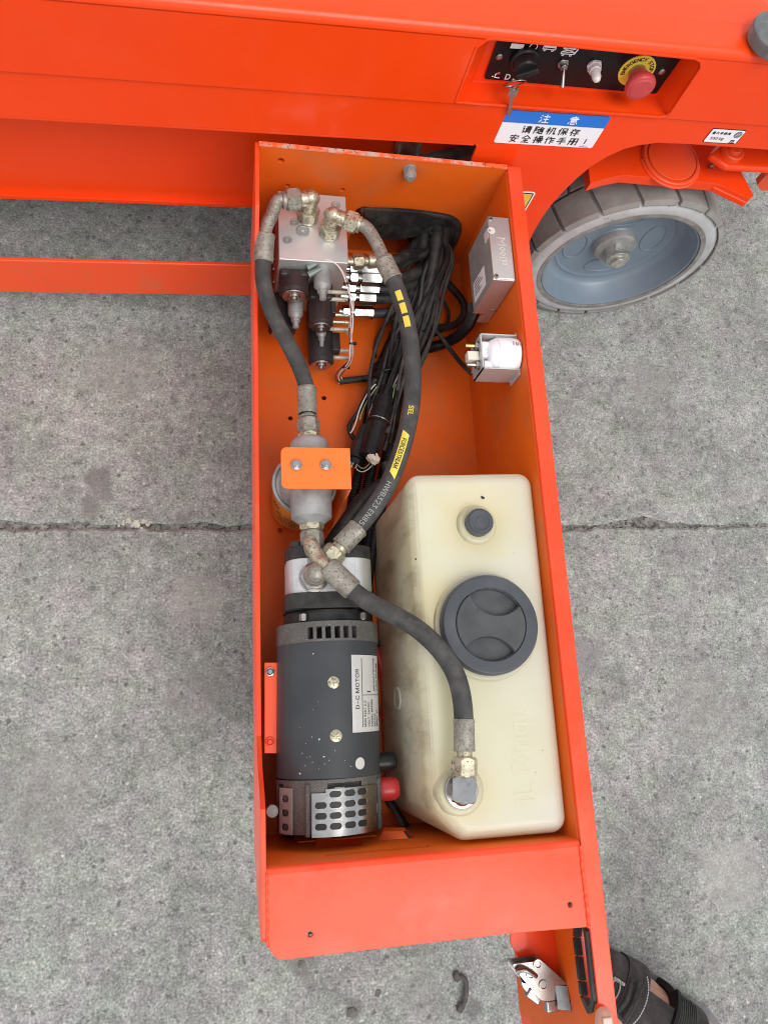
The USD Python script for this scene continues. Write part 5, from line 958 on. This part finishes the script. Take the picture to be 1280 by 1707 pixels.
cable('thin black cable crossing diagonally to the white relay', ((690, 526, .212), (710, 537, .205), (728, 553, .195), (745, 575, .195), (765, 601, .21), (785, 622, .235)), .0040)
jc = cable('black ribbed conduit running from the aluminium box to the bundle', ((789, 512, .290), (788, 525, .26), (778, 545, .22), (760, 562, .19), (735, 574, .172), (712, 580, .170), (690, 584, .172), (664, 594, .175)), .0094, .0038, 'black_plastic', name='conduit', cat='conduit')
cable('black cable from the solenoid wires into the bundle', ((566, 636, .168), (580, 634, .165), (605, 631, .164), (630, 628, .168), (648, 624, .175)), .0058)
cable('black cable running from the bundle under the printed hose end to the pump', ((655, 800, .22), (628, 812, .22), (598, 838, .215), (578, 866, .21), (560, 892, .205), (540, 925, .20)), .0105)
cable('smooth black cable next to the tank flank, low in the tray', ((640, 770, .19), (640, 830, .18), (628, 880, .175), (618, 940, .172), (612, 1000, .17), (628, 1080, .17)), .0075)
cable('red battery cable low between motor and tank', ((604, 930, .16), (612, 980, .162), (614, 1030, .165), (632, 1100, .165), (640, 1200, .165)), .0062, None, 'red_cap')
cable('black cable leaving the motor terminals toward the front wall', ((636, 1320, .24), (655, 1345, .21), (672, 1372, .185), (690, 1398, .17), (720, 1418, .165)), .0062)
crng = np.random.default_rng(21)
core = [(738, 384, .235), (726, 425, .226), (708, 475, .214), (692, 525, .206), (674, 575, .200), (657, 622, .196), (646, 675, .192), (634, 735, .190)]
for k in range(20):
    dx = crng.uniform(-.034, .030); n0_ = int(crng.integers(0, 2)); n1_ = int(crng.integers(6, 9)); P = path(*core[n0_:n1_])
    wv_ = np.cumsum(crng.normal(0, .0055, (len(P), 3)), 0); wv_[:, 2] = np.abs(wv_[:, 2]) * .6 + crng.uniform(.004, .026)
    P = P + wv_ + np.stack([dx * np.sin(np.linspace(.5, 2.9, len(P))), np.zeros(len(P)), np.zeros(len(P))], -1)
    if n0_ == 0: P = np.vstack([[.345 + dx * .5, .86, .21], [.345 + dx * .6, .815, .215 + wv_[0, 2]], P[1:]])
    obj('thin_cable', tube(P, float(crng.uniform(.0016, .0042)), 8, .005), 'black_rubber' if k % 3 else 'hose_rubber', None, smooth=60, label='thin black cable winding down the bundle between the slot and the plugs', cat='cable', group='thin cables in the bundle')
for k, (p_) in enumerate((((700, 548, .20), (716, 560, .185), (735, 552, .172), (748, 530, .168), (742, 505, .168), (722, 496, .18)), ((672, 590, .2), (690, 604, .18), (702, 596, .168), (698, 575, .168), (680, 566, .19)), ((636, 600, .185), (622, 612, .165), (616, 640, .16), (624, 668, .16), (632, 690, .17)), ((690, 470, .23), (674, 484, .21), (660, 510, .18), (655, 540, .17), (662, 570, .18)))):
    cable(['thin black cable looping out beside the wide loop right of the bundle', 'small tight loop of black cable right of the cable tie', 'thin black cable bowing out on the left of the cable tie', 'thin black cable running under the lowest silver hose end into the bundle'][k], p_, .0028)
tz = at(690, 560, .205); obj('cable_tie', [tube([tz + V(.036 * math.cos(t), .010 * math.cos(t), -.018 + .034 * math.sin(t)) for t in np.linspace(0, 2 * PI, 40)], .0019, 8, .003), bx(tz[0] + .020, tz[0] + .028, tz[1] + .002, tz[1] + .010, tz[2] + .006, tz[2] + .014, .001)], 'black_plastic', None, label='black cable tie higher on the bundle, under the yellow banded hose', cat='cable tie')
ct = at(648, 618, .205); obj('cable_tie', [tube([ct + V(.034 * math.cos(t) + .004, .010 * math.sin(t) * 0 + .006 * math.cos(t), -.022 + .030 * math.sin(t)) for t in np.linspace(0, 2 * PI, 40)], .0022, 8, .003), bx(ct[0] + .028, ct[0] + .038, ct[1] - .005, ct[1] + .005, ct[2] - .016, ct[2] - .004, .001)], 'black_plastic', None, label='black cable tie around the bundle just right of the solenoid wires', cat='cable tie')
# connectors
pc = thing('plug_connector', 'large black round plug connector with a wire clip lying on the bundle', 'connector', at(628, 700, .18))
a_, b_ = at(646, 645, .205), at(614, 765, .215); d = nz(b_ - a_); L = np.linalg.norm(b_ - a_)
obj('plug_body', [lathe([(0, .007), (0, .0095), (L * .14, .0105), (L * .15, .0145), (L * .26, .0150), (L * .27, .0185), (L * .52, .0188), (L * .53, .0165), (L * .64, .0160), (L * .66, .0175), (L * .98, .0170), (L, .012), (L, 0)], a_, d, 28)] + [obox(a_ + d * L * .40 + .0186 * (math.cos(t) * frame(d)[0] + math.sin(t) * frame(d)[1]), d, np.cross(d, math.cos(t) * frame(d)[0] + math.sin(t) * frame(d)[1]), math.cos(t) * frame(d)[0] + math.sin(t) * frame(d)[1], L * .22, .0022, .0016) for t in np.linspace(0, 2 * PI, 17)[:-1]], 'black_plastic', pc, smooth=35)
fa, fb_, _ = frame(d); cq = a_ + d * L * .50
obj('wire_clip', [tube([cq + .0197 * (math.cos(t) * fa + math.sin(t) * fb_) + d * .0 for t in np.linspace(.2, 2.6, 20)] + [cq - d * .012 + .0197 * (math.cos(2.75) * fa + math.sin(2.75) * fb_), cq - d * .026 + .020 * (math.cos(2.8) * fa + math.sin(2.8) * fb_)], .0015, 8, .003)], 'chrome', pc)
p2 = thing('plug_connector', 'smaller black plug with bare wire ends beside the orange filter bracket', 'connector', at(600, 740, .17))
a2_, b2_ = at(612, 712, .20), at(590, 775, .20); d2 = nz(b2_ - a2_)
obj('plug_body', [lathe([(0, .008), (0, .0125), (.030, .0135), (.034, .0160), (.060, .0160), (.062, .012), (.070, .0115), (.070, 0)], a2_, d2, 6)], 'black_plastic', p2)
obj('contact_pin', [cyl(b2_ + V(x, y, .006), b2_ + V(x, y, .006) + d2 * .006, .0022, seg=10) for x, y in ((-.004, -.002), (.003, -.003), (-.001, .004), (.005, .003), (-.006, .003))], 'chrome', p2)
obj('sealing_plug', rock(at(622, 762, .225), .0085, 5, .8), 'ivory_plastic', pc)
for i, (mt_, pts) in enumerate((('wire_green', ((596, 775, .21), (608, 780, .212), (616, 772, .215), (620, 762, .22))), ('wire_white', ((592, 778, .205), (606, 786, .208), (618, 778, .212), (626, 768, .22))), ('wire_green', ((660, 640, .205), (655, 660, .205), (650, 680, .205), (640, 692, .20))), ('wire_white', ((673, 603, .215), (665, 622, .21), (656, 642, .207), (648, 662, .205))))):
    obj('loose_wire', tube(path(*pts), .0010, 7, .004), mt_, None, smooth=60, label=['green thin wire curling out of the smaller plug', 'white thin wire curling out of the smaller plug', 'green thin wire along the right of the large plug', 'white thin wire leaving the tied bundle above the large plug'][i], cat='wire')
wire_ = [('wire_white', ((626, 640, .208), (614, 654, .205), (604, 672, .202), (597, 690, .200), (590, 712, .198), (584, 722, .195)), 'cream wire running down the left flank of the plugs'), ('wire_green', ((628, 644, .205), (616, 662, .202), (606, 680, .2), (600, 700, .198)), 'green wire beside the cream wire left of the plugs'), ('black_rubber', ((626, 632, .20), (608, 664, .192), (592, 694, .186), (582, 712, .182), (586, 726, .18), (600, 738, .178)), 'black cable outermost on the left of the plugs')]
for mt_, pts, l in wire_: obj('loose_wire', tube(path(*pts), .0012 if mt_ != 'black_rubber' else .0042, 8, .004), mt_, None, smooth=60, label=l, cat='wire')

# ================================================================== aluminium controller box on the right wall
jb = thing('controller_box', 'brushed aluminium controller box with white sticker bolted to the right wall', 'control box', (.406, .68, .30))
jx0, jx1, jy0, jy1, jz0, jz1 = .388, XR0 - .002, .6265, .735, .300, .401
bbm = obj('box_body', bx(jx0, jx1, jy0, jy1, jz0, jz1, .0012), 'aluminium_box', jb)
obj('end_cover', bx(jx0 - .0004, jx1, jy0 - .0016, jy0 + .0006, jz0 - .0003, jz1 - .0015), 'aluminium_box', jb)
for px, py in ((817, 364), (827, 460)): c = at(px, py, jz1); obj('screw', T(man(lathe([(-.001, 0), (-.001, .0040), (.0012, .0038), (.0018, 0)], c, Z, 20)) - man(hexn(c, c + Z * .01, .0032))), 'chrome_dark', jb)
sq = [ax(816, 436, jx0), ax(803, 464, jx0), ax(793, 489, jx0), ax(797, 505, jx0), ax(813, 476, jx0), ax(821, 450, jx0)]
yS0, yS1, zS0, zS1 = jy0 + .010, jy0 + .044, jz0 + .012, jz0 + .066
obj('sticker', plate(sbox(-yS1, zS0, -yS0, zS1), V(jx0 - .0001, 0, 0), -Y, Z, .0004), 'label_white', jb, smooth=False)
obj('sticker_print', [plate(sbox(-yS1 + .004 + .005 * k, zS0 + .006, -yS1 + .0056 + .005 * k, zS0 + .030 + .008 * ((k * 7) % 3)), V(jx0 - .0006, 0, 0), -Y, Z, .0003) for k in range(5)], 'ink_grey', jb, smooth=False)
obj('sticker_patch', [plate(Point(0, 0).buffer(.006).difference(Point(-.003, 0).buffer(.002)), at(819, 384, jz1 + .0003), X, Y, .0005, n=Z), bx(jx0 - .0009, jx0, at(800, 380, jz1)[1] - .012, at(800, 380, jz1)[1] + .004, jz1 - .02, jz1 - .004)], 'chalk', jb, smooth=False)
hand = [[(0, 0), (0, .9), (.5, .45), (1, .9), (1, 0)], [(1.3, .5), (1.5, .8), (1.8, .5), (1.5, .1), (1.3, .5)], [(2.0, .5), (2.2, .8), (2.5, .5), (2.2, .1), (2.0, .5)], [(2.8, 1.0), (2.7, 0)], [(3.1, -.2), (3.15, 1)], [(3.3, .8), (3.7, .8), (3.7, .4), (3.3, .4), (3.3, .8)]]
hq = unary_union([LineString(l).buffer(.05) for l in hand]); hq = affinity.scale(hq, .0125, .013, origin=(0, 0))
obj('chalk_writing', plate(hq, at(829, 396, jz1 + .0003), -Y, X, .0002, n=Z), 'chalk', jb, smooth=False)
obj('mounting_foot', [T(man(bx(jx1 - .020, jx1, jy0 - .0005, jy0 + .0015, jz0 - .030, jz0 + .002)))], 'aluminium_box', jb)
c = V(jx1 - .006, jy0 - .003, jz0 + .012); obj('foot_screw', [hexn(c, c + Y * .003, .008)], 'zinc_dull', jb)
# ================================================================== white relay
rl = thing('relay', 'white round relay in a shiny wire bracket below the controller box on the right wall', 'relay', at(840, 595, .36))
zc_ = .372; pc0 = at(838, 594, zc_); yc_ = pc0[1]
obj('relay_body', [lathe([(0, 0), (0, .0255), (.002, .0275), (.026, .0280), (.034, .0265), (.036, 0)], V(XR0 - .037, yc_, zc_), X, 48), lathe([(0, 0), (0, .016), (.004, .022), (.012, .0265)], V(XR0 - .049, yc_, zc_), X, 40), cyl((XR0 - .058, yc_ + .013, zc_ + .004), (XR0 - .040, yc_ + .013, zc_ + .004), .0075), cyl((XR0 - .056, yc_ - .017, zc_ + .002), (XR0 - .040, yc_ - .017, zc_ + .002), .0072), bx(XR0 - .062, XR0 - .040, yc_ - .006, yc_ + .006, zc_ - .006, zc_ + .008, .001)], 'white_plastic', rl, smooth=40)
ysA, ysB = yc_ - .0285, yc_ + .0285; zb_ = zc_ + .004
obj('bracket', [bx(XR0 - .062, XR0 - .060, ysA, ysB, zb_ - .034, zb_ + .012), bx(XR0 - .062, XR0 - .004, ysB - .0015, ysB, zb_ - .03, zb_ + .012), bx(XR0 - .062, XR0 - .004, ysA, ysA + .0015, zb_ - .034, zb_ + .012), bx(XR0 - .004, XR0 - .0015, ysA - .006, ysB + .006, zb_ - .034, zb_ + .006)], 'aluminium', rl)
for y_, z_, m_ in ((yc_ + .013, zc_ + .004, 'brass'), (yc_ - .017, zc_ + .002, 'chrome_dark')):
    obj('terminal_stud', [cyl((XR0 - .082, y_, z_), (XR0 - .055, y_, z_), .0030), ], m_, rl); obj('terminal_nut', [hexn((XR0 - .068, y_, z_), (XR0 - .0625, y_, z_), .011), cyl((XR0 - .0628, y_, z_), (XR0 - .0618, y_, z_), .0075)], 'chrome', rl)
obj('spade_block', bx(XR0 - .080, XR0 - .062, yc_ - .010, yc_ + .004, zc_ - .008, zc_ + .006, .001), 'ivory_plastic', rl)
obj('print_mark', [wr for wr in [plate(sbox(.001 * (k % 2), -.0035, .0012 + .001 * (k % 2), .0035 - .001 * (k % 3)), V(XR0 - .016 + .0034 * k, yc_ + .008, zc_ + .0281), X, Y, .0003, n=Z) for k in range(4)]], 'ink_grey', rl, smooth=False)
obj('relay_wire', [tube(path((786, 622, .236), (793, 611, .30), (801, 600, .36)), .0011, 7, .004)], 'wire_white', rl, smooth=60); obj('relay_wire', [tube(path((786, 622, .236), (788, 612, .28), (800, 598, .365)), .0010, 7, .004)], 'wire_pink', rl, smooth=60)

# ================================================================== the person who took the photograph: one sandalled foot, a thumb on the tray
XF[0] = ident
F0, F1 = at(990, 1624, .03), at(1222, 1778, .03); F0[2] = F1[2] = 0
fd = nz(F1 - F0); fn = nz(np.cross(Z, fd))          # fd: toe to heel, fn: to the right when seen from the toe
FL = .275; toe = F0 - fd * .02
def fp_(s, t, z): return toe + fd * s * FL + fn * t + V(0, 0, z)
pers = thing('person', 'person in a dark leather sandal with a thumb resting on the open tray door', 'person', toe + fd * .14)
def chain(js):
    m = m3.Manifold()
    for a_, b_ in js: m = m + man(hullpts([a_[0], b_[0]], [a_[1], b_[1]], 16))
    return m
ft = chain([((fp_(.10, .0, .040), .022), (fp_(.35, .0, .050), .034)), ((fp_(.12, -.022, .036), .018), (fp_(.36, -.016, .046), .030)), ((fp_(.16, .024, .034), .016), (fp_(.40, .018, .042), .026)), ((fp_(.35, .0, .052), .034), (fp_(.62, .0, .070), .038)), ((fp_(.40, -.014, .046), .030), (fp_(.90, .0, .052), .031)), ((fp_(.40, .016, .044), .026), (fp_(.90, .0, .052), .031)), ((fp_(.62, .0, .070), .038), (fp_(.78, .0, .105), .038)), ((fp_(.90, .0, .052), .031), (fp_(.80, .0, .105), .036)), ((fp_(.79, .0, .105), .037), (fp_(.80, -.01, .30), .050)), ((fp_(.80, -.01, .30), .050), (fp_(.78, -.02, .44), .056))])
for k, (t, s0, r) in enumerate(((-.030, .055, .0125), (-.013, .03, .0100), (.003, .035, .0095), (.018, .055, .0090), (.031, .09, .0085))): ft = ft + chain([((fp_(s0, t, .034), r), (fp_(.20, t * .85, .038), r * 1.1))])
ftm = T(ft.refine_to_length(.006)); trimesh.smoothing.filter_taubin(ftm, iterations=12); obj('foot_and_leg', ftm, 'skin', pers, smooth=60)
sol = Polygon([((s) * FL, t) for s, t in ((-.02, -.01), (.03, -.040), (.15, -.052), (.35, -.050), (.6, -.040), (.85, -.048), (1.0, -.034), (1.05, 0), (1.0, .034), (.85, .050), (.6, .048), (.38, .050), (.2, .050), (.06, .036), (-.01, .014))]).buffer(.004)
snd = obj('sandal', plate(sol, toe + V(0, 0, .002), fd, fn, .022, n=Z), 'sole', pers, label='dark leather sandal with grey sole')
def band(s0, s1, z0, hw0, h0, s_t0=None, rows=14, thick=.004, lift_=.0, mt='leather', name='upper', tmin=-1.0, tmax=1.0):
    """a strap wrapped over the foot between s0 and s1 (fractions of the foot)"""
    n, k = 20, rows; top = []; bot = []
    for i in range(k + 1):
        s = s0 + (s1 - s0) * i / k
        hw = np.interp(s, [-.02, .1, .3, .6, .85, 1.0], [.022, .046, .052, .044, .040, .030]); h = np.interp(s, [-.02, .1, .25, .45, .65, .80, 1.0], [.040, .062, .082, .100, .118, .10, .075])
        for j in range(n + 1):
            a = PI * (tmin + (tmax - tmin) * j / n) / 2; x = math.sin(a); zc2 = .022 + (h - .022) * max(math.cos(a), 0) ** .55
            top.append(fp_(s, hw * x + lift_ * x, zc2 + lift_)); bot.append(fp_(s, (hw - thick) * x, zc2 - thick))
    vs = np.array(top + bot); m_ = (k + 1) * (n + 1); fs = []
    for i in range(k):
        for j in range(n):
            A = i * (n + 1) + j; B = A + n + 1
            fs += [(A, B, B + 1), (A, B + 1, A + 1), (m_ + A, m_ + B + 1, m_ + B), (m_ + A, m_ + A + 1, m_ + B + 1)]
    for i in range(k):
        for j in (0, n): A = i * (n + 1) + j; B = A + n + 1; fs += [(A, m_ + A, m_ + B), (A, m_ + B, B), (A, m_ + B, m_ + A), (A, B, m_ + B)]
    for j in range(n):
        for i in (0, k): A = i * (n + 1) + j; fs += [(A, A + 1, m_ + A + 1), (A, m_ + A + 1, m_ + A), (A, m_ + A + 1, A + 1), (A, m_ + A, m_ + A + 1)]
    return trimesh.Trimesh(vs, fs, process=False)
obj('vamp', band(-.02, .22, 0, 0, 0, lift_=.003), 'leather', snd, smooth=60)
obj('upper', [band(.18, .56, 0, 0, 0, lift_=.005, tmin=-1.0, tmax=.30), band(.18, .30, 0, 0, 0, lift_=.0052), band(.46, .58, 0, 0, 0, lift_=.0055, tmin=.2, tmax=1.0)], 'leather', snd, smooth=60)
obj('heel_strap', band(.74, .98, 0, 0, 0, lift_=.002, tmin=-1, tmax=-.45), 'leather', snd, smooth=60)
obj('ankle_strap', band(.585, .66, 0, 0, 0, lift_=.006), 'webbing', snd, smooth=60)
obj('velcro_tab', [band(.465, .575, 0, 0, 0, lift_=.010, thick=.003, tmin=.05, tmax=.62)], 'velcro', snd, smooth=60); obj('buckle', [band(.45, .47, 0, 0, 0, lift_=.012, thick=.006, tmin=.0, tmax=.66)], 'black_plastic', snd, smooth=60)
for k in range(9): obj('velcro_rib', band(.468 + .0117 * k, .4725 + .0117 * k, 0, 0, 0, lift_=.0112, thick=.002, rows=1, tmin=.07, tmax=.60), 'webbing', snd, smooth=60)
obj('toe_hook', [hullpts([fp_(.12, .012, .069), fp_(.17, .012, .076)], .0035, 10), tube([fp_(.13 + .03 * math.sin(t), .018 * math.cos(t) - .004, .0765) for t in np.linspace(0, 2 * PI, 20)], .0018, 8, .003)], 'chrome_dark', snd)
obj('lace_loop', [tube([fp_(.20, .03 * math.sin(t) - .002, .083 + .004 * math.cos(3 * t)) for t in np.linspace(-1.3, 1.3, 16)], .0035, 8, .003), tube([fp_(.235, .032 * math.sin(t) - .002, .088 + .003 * math.cos(3 * t)) for t in np.linspace(-1.3, 1.3, 16)], .0035, 8, .003)], 'webbing', snd, smooth=60)
obj('stitching', [obox(fp_(.265 + .02 * math.cos(t * 1.2), .050 * math.sin(t), .022 + .071 * max(math.cos(t), 0) ** .55 + .0058), fd, fn, Z, .0012, .0032, .0012) for t in np.linspace(-1.1, .95, 26)], 'label_dim', snd, smooth=False, kind='stuff')
obj('seam', [tube([fp_(.22 + .001 * k, .046 * math.sin(t), .086 + .014 * math.cos(t)) for k, t in enumerate(np.linspace(-1.2, 1.0, 16))], .0018, 7, .004)], 'webbing', snd, smooth=60)
obj('trouser_leg', lathe([(0, .060), (.005, .064), (.10, .070), (.22, .078)], fp_(.79, -.012, .26), nz(V(-.05, -.10, 1)), 36), 'trouser', pers, smooth=50)
# hand gripping the end of the door: thumb on the inside, fingers wrapped round the outside
tt = tray_xf(at(990, 1700, .415)); SX0, SX1 = tray_xf(V(XR0, 0, .4))[0], tray_xf(V(XR1, 0, .4))[0]
zt_ = tray_xf(V(0, 0, ZW))[2]; ytip = tt[1]
hb = V(SX1 + .026, ytip - .110, zt_ - .075)                     # palm centre, beyond the picture
hm = chain([((hb + V(.0, .028, -.01), .017), (hb + V(.0, -.020, -.004), .019)), ((hb + V(.012, .022, -.034), .015), (hb + V(.006, -.022, -.030), .018)), ((hb + V(.0, .028, -.01), .017), (hb + V(.012, .022, -.034), .015)), ((hb + V(.002, -.022, -.015), .022), (hb + V(.03, -.075, .0), .025)), ((hb + V(.03, -.075, .0), .025), (hb + V(.10, -.26, .10), .040))])
hm = hm + chain([((hb + V(-.004, -.006, .012), .0155), (V(SX0 + .006, ytip - .050, zt_ + .012), .0130)), ((V(SX0 + .006, ytip - .050, zt_ + .012), .0130), (V(SX0 + .002, ytip - .010, zt_ + .0055), .0108)), ((V(SX0 + .002, ytip - .010, zt_ + .0055), .0108), (V(SX0 + .003, ytip + .002, zt_ + .0045), .0088))])
for k, dz_ in enumerate((-.006, -.026, -.045, -.062)):
    b0_ = hb + V(.006 + .002 * k, .026 - .003 * k, dz_); L_ = (.040, .044, .041, .032)[k]; r_0 = (.0092, .0094, .0090, .0080)[k]
    k1 = b0_ + V(.004, L_, -.002); k2 = V(SX1 + .011, k1[1] + .020, k1[2] - .003); k3 = V(SX1 + .0095, k2[1] + .016, k2[2] - .003)
    hm = hm + chain([((b0_, r_0 * 1.1), (k1, r_0)), ((k1, r_0), (k2, r_0 * .93)), ((k2, r_0 * .93), (k3, r_0 * .82))])
hmm = T(hm.refine_to_length(.003)); trimesh.smoothing.filter_taubin(hmm, iterations=10); obj('hand', hmm, 'skin', pers, smooth=60)
obj('thumb_nail', hullpts([V(SX0 + .0025 + dx, ytip - .003 + dy, zt_ + .0138) for dx in (-.004, .004) for dy in (-.006, .005)], .0014, 10), 'nail', pers, smooth=60)
